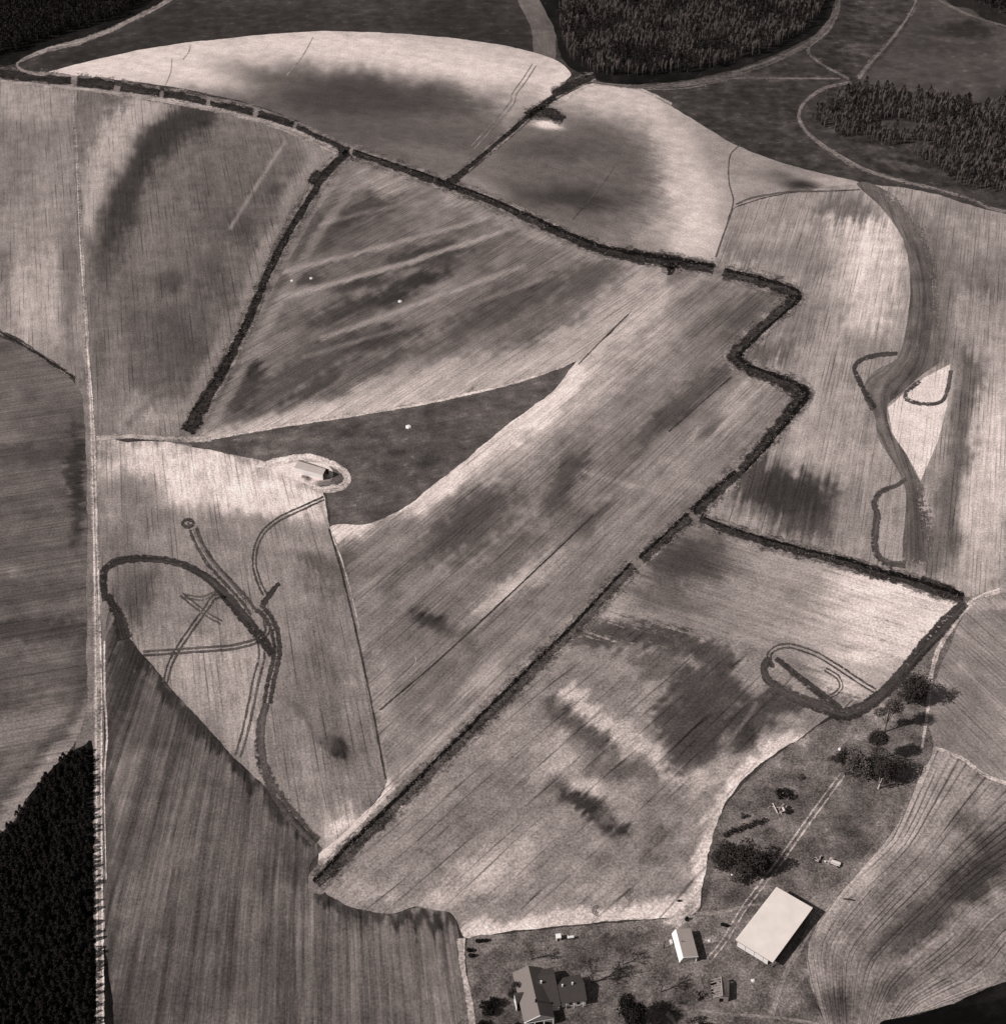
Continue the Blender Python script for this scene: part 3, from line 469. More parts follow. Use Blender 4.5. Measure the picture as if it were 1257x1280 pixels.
double(P, 'long curved rut coming down from the barn', [(406,622),(380,634),(350,648),(330,664),(320,684),(318,706),(324,728),(332,745)], 4.2, 2.5, 73, soft=.5)
strip_p(P, 'short dark spur beside the trail junction', [(350,728),(341,738),(332,750),(326,760)], [5,7,8], 60)
double(P, 'dark rut swinging down from the trail junction', [(322,758),(334,770),(343,788),(346,808),(344,830),(338,855),(334,880)], 7, 5.8, 65, soft=.5)
strip_p(P, 'broad grey trail curving into the hedge corner', [(334,878),(326,905),(325,935),(331,965),(346,995),(370,1025),(396,1054)], [9,13,14,16,16,14], 88)
double(P, 'rut crossing the field from ploughed edge to loop', [(178,817),(210,815),(250,812),(290,809),(318,802),(334,790),(332,772)], 5, 3.0, 75, soft=.5)
double(P, 'rut slanting through the star of trails', [(206,855),(212,832),(222,812),(240,785),(258,760),(268,746),(284,744)], 5, 2.8, 77, soft=.5)
double(P, 'short rut crossing the star of trails', [(226,742),(244,757),(262,770),(278,779)], 4.5, 2.5, 80, soft=.5)
double(P, 'upper rut of the star of trails', [(230,745),(252,748),(270,742),(286,752)], 4, 2.2, 84, soft=.5)
double(P, 'long faint rut dropping towards the ploughed edge', [(326,800),(327,822),(320,850),(314,880),(306,915),(297,946)], 7, 3.0, 80, soft=.5)
F_ = 'furrow'
strip(F_, 'long dark furrow slanting through the central field', [(474,888),(540,832),(610,768),(680,702),(742,643)], 1.9, 60, soft=.4, jit=.3)
strip(F_, 'dark furrow between the left middle and central fields', [(411,660),(420,690),(432,735),(444,785),(456,840),(470,910),(482,975)], 2.2, 62, soft=.4, jit=.3)
strip(F_, 'pale headland line beside the dividing furrow', [(416,668),(427,700),(440,745),(450,790)], 1.6, 160, soft=.5)
strip(F_, 'dark furrow under the pale band of the central field', [(786,392),(755,422),(722,456)], 1.6, 84, soft=.5)
strip(F_, 'dark furrow in the upper part of the central field', [(915,470),(880,500),(835,540)], 1.8, 66, soft=.5)
strip('trail', 'thin wandering trail down the halo field', [(926,180),(913,192),(910,210),(911,230),(916,250),(912,270),(903,295),(894,322)], [1.2,1.4,2,1.6], 78, soft=.4)
strip('trail', 'thin line of ragged tufts branching from the trail', [(918,256),(940,247),(985,240),(1030,239),(1075,237)], [2,2,1.6], 86, soft=.6)
strip('trail', 'faint trail in the round dark hollow', [(768,208),(745,240),(715,275)], 1.2, 84, soft=.6)
for k, (a, b) in enumerate([((215,72),(206,108)),((238,55),(228,75)),((392,45),(358,95)),((740,75),(640,170))][:3]):
    strip('trail', ['hairline crack trail near the left of the crescent field', 'hairline trail at the crescent rim', 'hairline trail through the crescent middle'][k], [a, ((a[0]+b[0])/2+3, (a[1]+b[1])/2), b], 1, 150, soft=.6)
double('trail', 'tramline along the right end of the crescent field', [(668,80),(655,100),(642,118),(640,128),(620,152),(590,185)], 5, 1.1, 120)
for k, (cx, cy, r) in enumerate([(748,1138,8), (790,1118,9), (507,825,13)]):
    nm = ['on the pale strip above the yard', 'in the mottled field above the yard', 'low in the central field'][k]
    for j in range(3 if k < 2 else 1):
        rr = r*(0.45+0.28*j) if k < 2 else r
        a0, a1 = ((.45*math.pi, 1.6*math.pi) if k < 2 else (-.5, 1.0))
        strip('turning_mark', ['inner', 'middle', 'outer'][j]+' curved wheel mark '+nm, [(cx+rr*math.cos(a0+(a1-a0)*t/8), cy+rr*.85*math.sin(a0+(a1-a0)*t/8)) for t in range(9)], 1.2, 100 if k < 2 else 150, soft=.5)
# ------------------------------------------------------------------ foliage and mesh makers
def leaves(C, size, rng, flat=0.0, tri=False):
    """one small face at each point of C, random attitude"""
    n = len(C); size = np.broadcast_to(size, (n,))
    a = rng.normal(size=(n, 3)); a[:, 2] *= (1-flat); a /= np.linalg.norm(a, axis=1)[:, None]
    b = np.cross(a, rng.normal(size=(n, 3))); b /= np.linalg.norm(b, axis=1)[:, None]
    a = a*size[:, None]*0.5; b = b*size[:, None]*0.5*rng.uniform(.5, 1, (n, 1))
    if tri: V = np.stack([C-a-b, C+a-b*.4, C+b], 1).reshape(-1, 3); return V, np.arange(n*3).reshape(n, 3)
    V = np.stack([C-a-b*.6, C+a*.6-b, C+a+b*.7, C-a*.5+b], 1).reshape(-1, 3); return V, np.arange(n*4).reshape(n, 4)
def lobe_pts(lobes, n, rng, shell=0.55):
    P = []; vol = np.array([(l[3]*l[4]*l[5])**0.67 for l in lobes]); vol /= vol.sum()
    for l, f in zip(lobes, vol):
        m = int(n*f)+1; d = rng.normal(size=(m, 3)); d /= np.linalg.norm(d, axis=1)[:, None]
        r = shell+(1-shell)*rng.random((m, 1)); r *= 1+.16*np.sin(d[:, :1]*7+l[0])*np.cos(d[:, 1:2]*6+l[1])
        P.append(np.array(l[:3])+d*r*np.array(l[3:6]))
    return np.vstack(P)
def tube(pts, rad, n=6):
    V = []; F = []
    pts = [np.array(p, float) for p in pts]
    for i, p in enumerate(pts):
        t = pts[min(i+1, len(pts)-1)]-pts[max(i-1, 0)]; t /= max(np.linalg.norm(t), 1e-6)
        a = np.cross(t, [0, 0, 1.0]) if abs(t[2]) < .9 else np.cross(t, [1.0, 0, 0]); a /= np.linalg.norm(a); b = np.cross(t, a)
        for k in range(n): th = 2*math.pi*k/n; V.append(p+rad[i]*(a*math.cos(th)+b*math.sin(th)))
    for i in range(len(pts)-1):
        for k in range(n): F.append((i*n+k, i*n+(k+1) % n, (i+1)*n+(k+1) % n, (i+1)*n+k))
    F.append(tuple(range(n))[::-1]); F.append(tuple((len(pts)-1)*n+k for k in range(n)))
    return V, F
def join(parts):
    V = []; F = []
    for v, f in parts:
        o = len(V); V += [tuple(p) for p in v]; F += [tuple(int(i)+o for i in q) for q in f]
    return V, F
def add(name, V, F, m, parent):
    loc = np.zeros(3); q = parent
    while q is not None: loc = loc+np.array(q.location); q = q.parent
    me = bpy.data.meshes.new(name); me.from_pydata([tuple(np.array(v, float)-loc) for v in V], [], [tuple(int(i) for i in f) for f in F])
    me.materials.append(m); o = bpy.data.objects.new(name, me); COL.objects.link(o); o.parent = parent; return o
def addnp(name, V, F, m, parent): return mesh_np(name, np.asarray(V)-np.array(parent.location), F, m, parent)
def box(c, sx, sy, sz, rot=0.0, tilt=0.0):
    """box centred at c (base at c.z) turned by rot about z, then nodded by tilt along its length"""
    V = []
    for z in (0, sz):
        for x, y in ((-sx/2, -sy/2), (sx/2, -sy/2), (sx/2, sy/2), (-sx/2, sy/2)):
            X = x*math.cos(tilt)-z*math.sin(tilt); Z = x*math.sin(tilt)+z*math.cos(tilt)
            V.append((c[0]+X*math.cos(rot)-y*math.sin(rot), c[1]+X*math.sin(rot)+y*math.cos(rot), c[2]+Z))
    return V, [(3, 2, 1, 0), (4, 5, 6, 7), (0, 1, 5, 4), (1, 2, 6, 5), (2, 3, 7, 6), (3, 0, 4, 7)]
def slab(P, th, up=True):
    """a sheet of given corners with thickness below it"""
    P = [np.array(p, float) for p in P]; n = len(P); V = P+[p-np.array([0, 0, th]) for p in P]
    return V, [tuple(range(n)), tuple(range(2*n-1, n-1, -1))]+[(i, i+n, (i+1) % n+n, (i+1) % n) for i in range(n)]

LEAF = mat('evergreen_leaf', 60, .9, .45, .35, spec=.05); LEAF2 = mat('dusty_leaf', 90, .9, .45, .35, spec=.05)
PINE = mat('pine_needles', 40, .95, .5, .5, spec=.03)
BARE = mat('bare_twigs', 92, .95, .4, .6, spec=.03); BARK = mat('bark', 84, .95, .4, 2, spec=.05); PALEWOOD = mat('weathered_wood', 176, .9, .3, 2, spec=.1)
BRUSH = mat('dark_brush', 50, .95, .5, .6, spec=.03); DRY = mat('dry_brush', 104, .95, .5, .6, spec=.03)

# ------------------------------------------------------------------ brushy ditches between the fields
DITCH = []
def hedgerow(label, pts, wd, dry=0.10, hgt=0.55, dens=.62, name='hedgerow', sz=.55, bed=50):
    C = smooth(pts, 2.0); n = len(C)
    W_ = np.interp(np.linspace(0, 1, n), np.linspace(0, 1, len(wd)), wd) if isinstance(wd, (list, tuple)) else np.full(n, float(wd))
    wm = float(np.mean(wd)); strip('verge', 'soft grassy margin along the '+label, pts, wm*1.6, 108, soft=.6, jit=.2, mott=.5, cat='verge', lev=.003)
    strip('ditch', 'dark weedy bed under the '+label, pts, wd, bed, soft=.3, jit=.3, mott=.35, cat='ditch', lev=.006)
    if bed > 50: strip('ditch', 'near black painted shadow line at the foot of the '+label, pts, [w*.3 for w in wd], 24, soft=.5, jit=.4, off=-float(np.mean(wd))*.34*(-1 if C[-1][0] < C[0][0] else 1), cat='ditch', lev=.012)  # shadow of the ditch bank, painted as a near black strip along one edge
    T = np.gradient(C, axis=0); T /= np.maximum(np.linalg.norm(T, axis=1), 1e-6)[:, None]; Nn = np.stack([-T[:, 1], T[:, 0]], 1)
    A = atn(C)[:, :2]; ln = np.linalg.norm(np.diff(A, axis=0), axis=1).sum()
    rng = np.random.default_rng(len(label)*7+int(pts[0][0]))
    m = int(ln*W_.mean()/ppm(C[:, 1]).mean()*1.3*dens)+6
    t = rng.random(m)*(n-1); i = t.astype(int); f = (t-i)[:, None]
    i2 = np.minimum(i+1, n-1)
    HS = -1 if C[-1][0] < C[0][0] else 1
    side = rng.uniform(-.5, .5, m); side = np.where(rng.random(m) < .45, np.where(rng.random(m) < .68, -1, 1)*rng.uniform(.34, .5, m)*HS, side)
    c = C[i]*(1-f)+C[i2]*f+Nn[i]*(side*W_[i]*(.86+.12*hnoise(t*.22, 3)))[:, None]
    clump = .55+.75*hnoise(t*.35+side*3, 9)
    G = atn(c); isdry = rng.random(m) < dry*(1.6-2*np.abs(side))
    root = thing(name, label, 'hedgerow', tuple(atn([C[n//2]])[0]), 'overgrown ditches and hedgerows between the fields')
    for nm, mk, M_ in (('foliage', ~isdry, BRUSH), ('dry_brush', isdry, DRY)):
        g_ = G[mk]; cl = clump[mk]
        if len(g_) < 2: continue
        k = 7; Q = np.repeat(g_, k, 0); hh = np.repeat(hgt*np.maximum(cl, .25), k)
        Q = Q+rng.normal(size=Q.shape)*np.array([.33, .33, 0]); Q[:, 2] = rng.random(len(Q))*hh
        V, F = leaves(Q, sz*rng.uniform(.45, 1.0, len(Q)), rng)
        pt_ = addnp(nm, V, F, M_, root)
        if nm == 'dry_brush': pt_['kind'] = 'stuff'
    return root
top = 'hedge filled ditch '
hedgerow('dark brushy ditch entering at the left edge under the pale crescent field', [(-50,88),(0,92),(45,97),(89,101)], [9,11,9])
hedgerow('dark brushy ditch piece right of the first earth crossing', [(96,103),(120,104),(143,108)], [11,12,9])
hedgerow('dark brushy ditch piece between second and third earth crossings', [(150,109),(175,113),(200,118)], [11,12,9])
hedgerow('dark brushy ditch piece between third and fourth earth crossings', [(204,120),(230,123),(258,129)], [11,12,9])
hedgerow('dark brushy ditch piece left of the big corner hedge', [(262,131),(290,135),(317,140)], [10,11,8])
hedgerow('short dark brushy ditch piece before the corner hedge', [(322,142),(345,149),(367,157)], [9,10,9])
hedgerow('dark brushy ditch reaching the top of the slanting hedge', [(370,158),(400,174),(436,190)], [8,9,10])
hedgerow('long dark hedge sagging from the corner down to the broad dark knot', [(440,190),(480,204),(530,221),(557,231),(600,246),(650,268),(700,291),(750,311),(800,321),(845,328),(892,336)], [7,7,9,7,7,9,11,11,13,16,14,12], sz=.75, bed=52, dry=.2)
hedgerow('dark brushy wedge hanging below the broad dark knot', [(838,328),(838,337),(837,344)], [22,12,3], sz=.8)
hedgerow('dark zigzag hedge with two sharp corners', [(903,341),(950,352),(976,360),(994,367),(990,376),(960,402),(930,430),(916,444),(922,452),(940,463),(975,476),(1003,490),(996,504),(970,536),(940,572),(925,588)], [10,11,12,14,12,11,12,14,13,13,16,18,14,12,12,10], sz=.7, bed=58, dry=.25)
hedgerow('dark hedge piece between the zigzag and the three way corner', [(922,592),(900,610),(880,628),(866,642)], [12,13,14,12], dry=.3, sz=.65, bed=55)
hedgerow('dark curving hedge ending in a thick club near the straight track', [(437,190),(424,200),(405,220),(385,252),(366,282),(348,315),(328,358),(308,405),(288,445),(268,482),(250,512),(234,540)], [9,9,8,8,8,9,9,10,10,12,17,20], sz=.7, dry=.05)
hedgerow('thin dark ditch climbing between the two top fields', [(560,229),(575,218),(600,197),(640,163),(672,136),(694,121)], [9,5,4,5,6,7], sz=.8)
hedgerow('dark brushy tongue lying beside the upper end of the thin ditch', [(656,144),(670,140),(686,141),(698,146),(705,150)], [8,10,12,12,7], sz=.8)
hedgerow('dark brushy ditch stub running into the top centre wood', [(690,119),(704,111),(722,103),(744,95)], [8,10,9,6], sz=.8)
hedgerow('brushy hedge piece between the three way corner and the crossing', [(862,645),(845,660),(825,679),(801,700)], [12,12,13,11], dry=.35, sz=.6, bed=62)
hedgerow('long straight brushy hedge running down to the left with dry brush along its middle', [(792,707),(765,735),(722,782),(690,813),(645,857),(595,907),(541,961),(505,996),(474,1027),(430,1069),(395,1106)], [11,12,13,13,14,13,14,14,14,16,14], dry=.5, sz=.5, bed=74)
hedgerow('dark hedge slanting to the right above the pale corner field', [(874,648),(900,659),(930,669),(960,678),(1000,689),(1060,704),(1100,717),(1130,724),(1170,738),(1204,748)], [8,9,10,10,10,11,13,13,12,10], sz=.6, bed=54, dry=.2)
hedgerow('thin dark hedge line between the two left strip fields', [(-40,396),(0,415),(30,432),(60,450),(94,473)], [2,2.2,2.5,2.5,3], sz=.5, hgt=.8)
hedgerow('brushy thicket at the head of the curving hedge', [(400,214),(392,222),(388,230)], [8,9,5], dry=.3, sz=.6)
hedgerow('low weedy bank above the right end of the slanting hedge', [(1150,722),(1180,733),(1203,744)], [4,5,4], dry=.7, sz=.5, hgt=.6)

# ------------------------------------------------------------------ woods
def small_tree_mesh(name, seed, kind):
    r = np.random.default_rng(seed); V = []; F = []
    if kind == 'pine':
        h = 5.6; n = 150; z = r.random(n)**.8; rad = (1-z)*1.25+.22
        th = r.random(n)*6.283; rr = rad*np.sqrt(r.uniform(.25, 1, n))
        C = np.stack([rr*np.cos(th), rr*np.sin(th), .9+z*(h-.9)], 1); v, f = leaves(C, r.uniform(.45, .85, n), r, tri=True)
    elif kind == 'ever':
        h = 10.0; n = 110; z = r.random(n); rad = 1.75*np.sin(np.clip(z*.9+.12, 0, 1)*math.pi)**.7
        th = r.random(n)*6.283; rr = rad*np.sqrt(r.uniform(.3, 1, n))
        C = np.stack([rr*np.cos(th), rr*np.sin(th), 3+z*(h-3)], 1); v, f = leaves(C, r.uniform(.8, 1.5, n), r, tri=True)
    else:
        # leafless upright crown: slivers fanning from the upper trunk
        h = 10.0; n = 74; a = r.random(n)*6.283; sp = r.uniform(.1, .42, n); ln = r.uniform(1.8, 4.2, n); z0 = r.uniform(2.4, 6.8, n)
        p0 = np.stack([.2*np.cos(a), .2*np.sin(a), z0], 1); d = np.stack([np.cos(a)*sp, np.sin(a)*sp, np.ones(n)], 1)
        p1 = p0+d*ln[:, None]; s = np.stack([-np.sin(a), np.cos(a), 0*a], 1)*r.uniform(.06, .16, (n, 1))
        v = np.stack([p0-s, p0+s, p1], 1).reshape(-1, 3); f = np.arange(n*3).reshape(n, 3)
    k = 4; tr, tf = [], []
    for zz, rr_ in ((0, .16), (h*.55, .1), (h*.92, .03)):
        for q in range(k): tr.append((rr_*math.cos(q*1.571), rr_*math.sin(q*1.571), zz))
    for i in range(2):
        for q in range(k):
            a_, b_, c_, d_ = i*k+q, i*k+(q+1) % k, (i+1)*k+(q+1) % k, (i+1)*k+q; tf += [(a_, b_, c_), (a_, c_, d_)]
    return np.vstack([v, tr]), np.vstack([f, np.array(tf)+len(v)]), len(f)
def proto_mesh(name, seed, kind, lm):
    V, F, nl = small_tree_mesh(name, seed, kind)
    o = mesh_np(name, V, F, lm); o.data.materials.append(BARK)
    mi = np.zeros(len(F), np.int32); mi[nl:] = 1; o.data.polygons.foreach_set('material_index', mi)
    return o, V, F, mi
def spots(poly, spacing, rng, jit=.34):
    W = atn(poly)[:, :2]; x0, y0 = W.min(0); x1, y1 = W.max(0); out = []
    gx, gy = np.meshgrid(np.arange(x0, x1, spacing), np.arange(y0, y1, spacing*.87)); gx = gx+(np.arange(gx.shape[0])[:, None] % 2)*spacing/2
    P = np.stack([gx.ravel(), gy.ravel()], 1); P = P+rng.uniform(-jit, jit, P.shape)*spacing
    return P[inside(P, W)]
def plant(poly, spacing, protos, weights, n_ind, name, label, cat, group, stuffname, stufflabel, sc=(.8, 1.2), seed=1, thin=None, hscale=1.0):
    rng = np.random.default_rng(seed); P = spots(poly, spacing, rng)
    if thin is not None: P = P[thin(P, rng)]
    d = np.hypot(P[:, 0], P[:, 1]); P = P[np.argsort(d)]
    # things outside the frame go with the mass
    u = P[:, 0]/(P[:, 1]*CT+H*ST)*FPX+628.5
    v = 640-FPX*(P[:, 1]*ST-H*CT)/(P[:, 1]*CT+H*ST)
    vis = (u > -3) & (u < 1260) & (v > -6) & (v < 1290)
    order = np.concatenate([np.where(vis)[0], np.where(~vis)[0]]); n_ind = min(n_ind, vis.sum())
    used = set(); SV, SF, SM = [], [], []; off = 0
    for q, idx in enumerate(order):
        k = rng.choice(len(protos), p=weights); o, V, F, mi = protos[k]
        s = rng.uniform(*sc); rz = rng.random()*6.283; sz = s*rng.uniform(.85, 1.2)*hscale; x, y = P[idx]
        if q < n_ind:
            c = bpy.data.objects.new(name, o.data); COL.objects.link(c)
            c.location = (x, y, 0); c.rotation_euler = (rng.normal()*.04, rng.normal()*.04, rz); c.scale = (s, s, sz)
            tag(c, label, cat, group)
        else:
            A = V*np.array([s, s, sz]); co, si = math.cos(rz), math.sin(rz)
            A = np.stack([A[:, 0]*co-A[:, 1]*si+x, A[:, 0]*si+A[:, 1]*co+y, A[:, 2]], 1)
            SV.append(A); SF.append(F+off); SM.append(mi); off += len(A)
    if SV:
        w_ = mesh_np(stuffname, np.vstack(SV), np.vstack(SF), protos[0][0].data.materials[0]); w_.data.materials.append(BARK)
        # material slots: 0 first prototype foliage, 1 bark, 2.. other foliages
        tag(w_, stufflabel, 'wood', None, 'stuff'); w_.data.polygons.foreach_set('material_index', np.concatenate(SM))
    return P
EVER = mat('far_evergreen', 50, .95, .5, .08, spec=.02); BAREW = mat('bare_crowns', 112, .95, .5, .08, spec=.02)
PR_P = [proto_mesh('pine_tree', s, 'pine', PINE) for s in (1, 2, 3)]
PR_E = [proto_mesh('woodland_tree', s, 'ever', EVER) for s in (4, 5)]
PR_B = [proto_mesh('woodland_tree', s, 'bare', BAREW) for s in (6, 7, 8)]
for pr in PR_P+PR_E+PR_B: bpy.data.objects.remove(pr[0].copy()) if False else None
pinepoly = [(-60,1095),(0,1046),(30,1008),(56,975),(80,950),(104,938),(111,940),(113,1000),(115,1100),(116,1200),(117,1330),(-60,1330)]
plant(pinepoly, 2.15, PR_P, [.34, .33, .33], 300, 'pine_tree', 'young dark pine packed among its like in the plantation left of the straight track', 'pine', 'young pines of the plantation', 'woods', 'rest of the young pine plantation at the lower left', (.72, 1.1), 3, None, .66)
rw = [(1012,150),(1028,125),(1072,112),(1130,120),(1200,126),(1262,130),(1345,140),(1345,270),(1257,246),(1190,230),(1160,205),(1120,190),(1075,172),(1040,172)]
def thin_r(P, rng): return (n2(P[:, 0]/14, P[:, 1]/18, 4)+.55 > rng.random(len(P))*.6)
plant(rw, 3.0, PR_B, [.34, .33, .33], 230, 'woodland_tree', 'slim leafless grey tree in the right hand wood', 'tree', 'leafless trees of the right hand wood', 'woods', 'farther leafless trees of the right hand wood', (.4, .9), 5, thin_r)
plant(rw, 5.8, PR_E, [.5, .5], 100, 'evergreen_tree', 'small dark evergreen in the right hand wood', 'tree', 'evergreens of the right hand wood', 'woods', 'farther dark evergreens of the right hand wood', (.35, 1.05), 6, thin_r)
tc_ = [(694,-60),(1030,-60),(1030,8),(1012,36),(955,66),(900,84),(840,94),(772,97),(744,92),(712,74),(700,45)]
plant(tc_, 3.2, PR_B, [.34, .33, .33], 0, 'woodland_tree', '', '', '', 'woods', 'leafless trees massed in the top centre wood', (.45, .95), 7, thin_r)
plant(tc_, 6.0, PR_E, [.5, .5], 0, 'woodland_tree', '', '', '', 'woods', 'dark evergreens mixed into the top centre wood', (.45, 1.0), 8)
tl_ = [(-90,-70),(225,-70),(205,-10),(135,24),(55,50),(0,70),(-90,96)]
plant(tl_, 4.4, PR_E, [.5, .5], 0, 'woodland_tree', '', '', '', 'woods', 'dark evergreens massed in the top left corner', (.75, 1.1), 9)
tr_ = [(1172,-60),(1345,-60),(1345,52),(1257,22),(1220,4),(1190,-8)]
plant(tr_, 4.6, PR_E+PR_B, [.25, .25, .2, .15, .15], 0, 'woodland_tree', '', '', '', 'woods', 'mixed trees massed in the top right corner', (.75, 1.1), 10)
for pr in PR_P+PR_E+PR_B: bpy.data.objects.remove(pr[0])

# ------------------------------------------------------------------ single trees and bushes
def tree(name, label, px, py, h, lobes, n=2200, leaf=.5, m=None, tr=.28, group=None, limbs=5, m2=None, zc=0.35):
    """trunk foot at photo position; lobes are (east, north, height, rx, ry, rz) in metres from the foot"""
    b = at(px, py); root = thing(name, label, 'tree' if 'tree' in name else 'bush', b, group)
    rng = np.random.default_rng(int(px*13+py)); B = np.array(b)
    cx = np.mean([l[0] for l in lobes]); cy = np.mean([l[1] for l in lobes])
    parts = [tube([B, B+[cx*.25, cy*.25, h*.25], B+[cx*.6, cy*.6, h*.5], B+[cx, cy, h*.8]], [tr*1.25, tr, tr*.7, tr*.2], 8)]
    for l in lobes[:limbs*2]:
        z0 = l[2]*zc+.3; parts.append(tube([B+[cx*z0/h, cy*z0/h, z0], B+[l[0]*.6+cx*.2, l[1]*.6+cy*.2, (z0+l[2])*.5], B+[l[0], l[1], l[2]]], [tr*.55, tr*.35, tr*.1], 5))
    V, F = join(parts); add('trunk', V, F, BARK, root)
    P = lobe_pts(lobes, n, rng)+B; P[:, 2] = np.maximum(P[:, 2], .15)
    V, F = leaves(P, leaf*rng.uniform(.6, 1.25, len(P)), rng); addnp('crown', V, F, m or LEAF, root)
    if m2:
        P = lobe_pts(lobes, n//5, rng, .9)+B; V, F = leaves(P, leaf*rng.uniform(.5, 1., len(P)), rng); o = addnp('outer_foliage', V, F, m2, root)
    return root
def cloud(r, h, k, rng_seed, spread=.62, lr=.5, zmin=.35):
    q = np.random.default_rng(rng_seed); out = []
    for i in range(k):
        a = q.random()*6.283; d = math.sqrt(q.random())*r*spread; s = r*lr*q.uniform(.75, 1.25)
        z = h*(zmin+(.92-zmin)*q.random())-s*.3; z = min(z, h-s*.8)
        out.append((d*math.cos(a), d*math.sin(a), max(z, s*.6), s, s, s*.85))
    return out
def shift(lobes, dx, dy): return [(l[0]+dx, l[1]+dy)+tuple(l[2:]) for l in lobes]
tree('round_tree', 'big round dark evergreen tree beside the pale lane', 1132, 880, 12.5, shift(cloud(6.2, 12.8, 18, 3, .6, .46, .3), 2.0, 1.5), 5600, .5, tr=.4)
tree('tall_tree', 'tall tree with a slim leaning trunk and a side branch of leaves', 1105, 915, 14.5, [(1.8,1.5,11.3,3.5,3.3,2.8),(.6,1.0,12.3,2.2,2.0,1.8),(3.0,2,10,2.3,2.1,1.8),(-2.8,.6,9.0,2.2,1.9,1.5),(-1.4,.8,9.6,1.4,1.3,1.1),(1.2,1.2,9.5,1.5,1.5,1.2)], 2800, .45, LEAF2, tr=.24)
tree('tall_tree', 'tall tree with a small tight crown rising behind the tree clump', 1091, 951, 14, [(0,0,11.6,3.2,3.1,2.6),(1.4,.4,10.4,2.4,2.4,2.0),(-1.5,.2,10.2,2.1,2.0,1.7),(.3,-.4,12.6,1.8,1.8,1.4)], 2400, .45, LEAF, tr=.2)
G1 = 'trees of the clump beside the farm lane'
tree('broad_tree', 'bushy dusty crowned tree at the left of the clump by the lane', 1070, 968, 10, cloud(5.8, 10.5, 14, 8, .62, .45, .3), 3400, .5, LEAF2, tr=.3, group=G1)
tree('broad_tree', 'darkest broad tree at the right of the clump by the lane', 1098, 972, 10.5, cloud(5.9, 11, 14, 9, .65, .46, .3), 3600, .5, LEAF, tr=.32, group=G1)
tree('broad_tree', 'low dark tree at the left end of the clump by the lane', 1052, 958, 7, cloud(3.2, 7, 8, 10, .6, .5, .3), 1600, .45, LEAF, tr=.22, group=G1)
tree('shrub', 'loose straggly shrub left of the tree clump', 1040, 951, 3, cloud(1.8, 2.8, 6, 12, .7, .4, .3), 420, .4, LEAF2, tr=.07)
G2 = 'trees of the dark grove above the machine barn'
tree('grove_tree', 'dark spreading tree at the left edge of the grove above the barn', 905, 1078, 8.5, cloud(5.2, 9, 13, 21, .68, .42, .25), 3000, .5, LEAF, tr=.26, group=G2)
tree('grove_tree', 'dark spreading tree in the middle of the grove above the barn', 930, 1086, 9.5, cloud(6.0, 10, 15, 22, .68, .42, .25), 3600, .5, LEAF, tr=.3, group=G2)
tree('grove_tree', 'dark tree of the grove nearest the lane to the barn', 952, 1088, 8.5, cloud(4.4, 8.5, 11, 23, .66, .44, .25), 2400, .5, LEAF, tr=.26, group=G2)
tree('grove_tree', 'thin crowned tree low in front of the grove', 922, 1100, 6, cloud(3.0, 6, 8, 24, .8, .36, .3), 900, .45, LEAF2, tr=.14, group=G2)
tree('shrub', 'dark brambles trailing up from the grove to the timber heap', 925, 1039, 2.2, [(x*1.3-5, x*.55-2+(x % 3)*.5, .7, 1.1, .9, .8) for x in range(11)], 1000, .4, LEAF, tr=.06)
tree('shrub', 'small dark shrub above the brambles', 927, 1022, 2.2, cloud(1.3, 2, 5, 31, .6, .5, .3), 300, .35, LEAF2, tr=.06)
tree('shrub', 'small dusty shrub above the timber heap', 1000, 972, 1.8, cloud(1.4, 1.6, 5, 32, .7, .45, .3), 260, .35, LEAF2, tr=.06)
tree('big_tree', 'massive near black evergreen tree at the bottom of the yard', 786, 1284, 11.5, shift(cloud(4.9, 11.5, 16, 41, .62, .44, .25), .3, .6), 4600, .48, PINE, tr=.42)
tree('yard_bush', 'wide near black bush on the lawn left of the house', 612, 1262, 3.4, cloud(3.0, 3.2, 11, 42, .75, .4, .25), 1700, .42, PINE, tr=.12)
tree('yard_bush', 'near black bush at the bottom edge left of the house', 606, 1288, 2.6, cloud(2.3, 2.6, 8, 43, .75, .4, .25), 900, .42, PINE, tr=.1)
tree('yard_bush', 'dark shrub against the front porch wall of the house', 650, 1288, 3.0, cloud(1.6, 3, 7, 49, .7, .45, .25), 700, .4, PINE, tr=.1)
tree('tree', 'leafy tree leaning over the left eave of the house', 642, 1244, 5.4, cloud(2.4, 5.4, 9, 44, .7, .42, .3), 1100, .4, LEAF, tr=.14)
tree('yard_bush', 'dark shrub in the top left corner of the yard', 601, 1178, 1.8, [(-.9,0,.8,.9,.7,.8),(.5,.2,.7,.9,.6,.6),(1.6,.4,.6,.9,.5,.5)], 420, .35, PINE, tr=.06)
tree('yard_bush', 'upper of two small dark shrubs by the yard verge', 586, 1189, 1.5, [(0,0,.7,.8,.6,.7),(1.0,0,.6,.6,.5,.5)], 260, .35, PINE, tr=.06)
tree('yard_bush', 'lower of two small dark shrubs by the yard verge', 588, 1196, 1.5, [(0,0,.7,.8,.6,.7),(1.0,.1,.6,.6,.5,.5)], 260, .35, PINE, tr=.06)
tree('yard_bush', 'small dark shrub above the small pale shed', 858, 1150, 1.5, cloud(.8, 1.5, 4, 47, .5, .6, .3), 180, .32, PINE, tr=.05)
tree('yard_bush', 'small dark shrub between the shed and the lane', 903, 1157, 1.4, [(0,0,.6,.8,.6,.6),(1.2,-.4,.5,.9,.5,.5)], 240, .35, PINE, tr=.05)
tree('yard_bush', 'tiny dark shrub on the pale ground above the shed', 848, 1127, .9, [(0,0,.4,.9,.4,.4)], 90, .3, PINE, tr=.04)
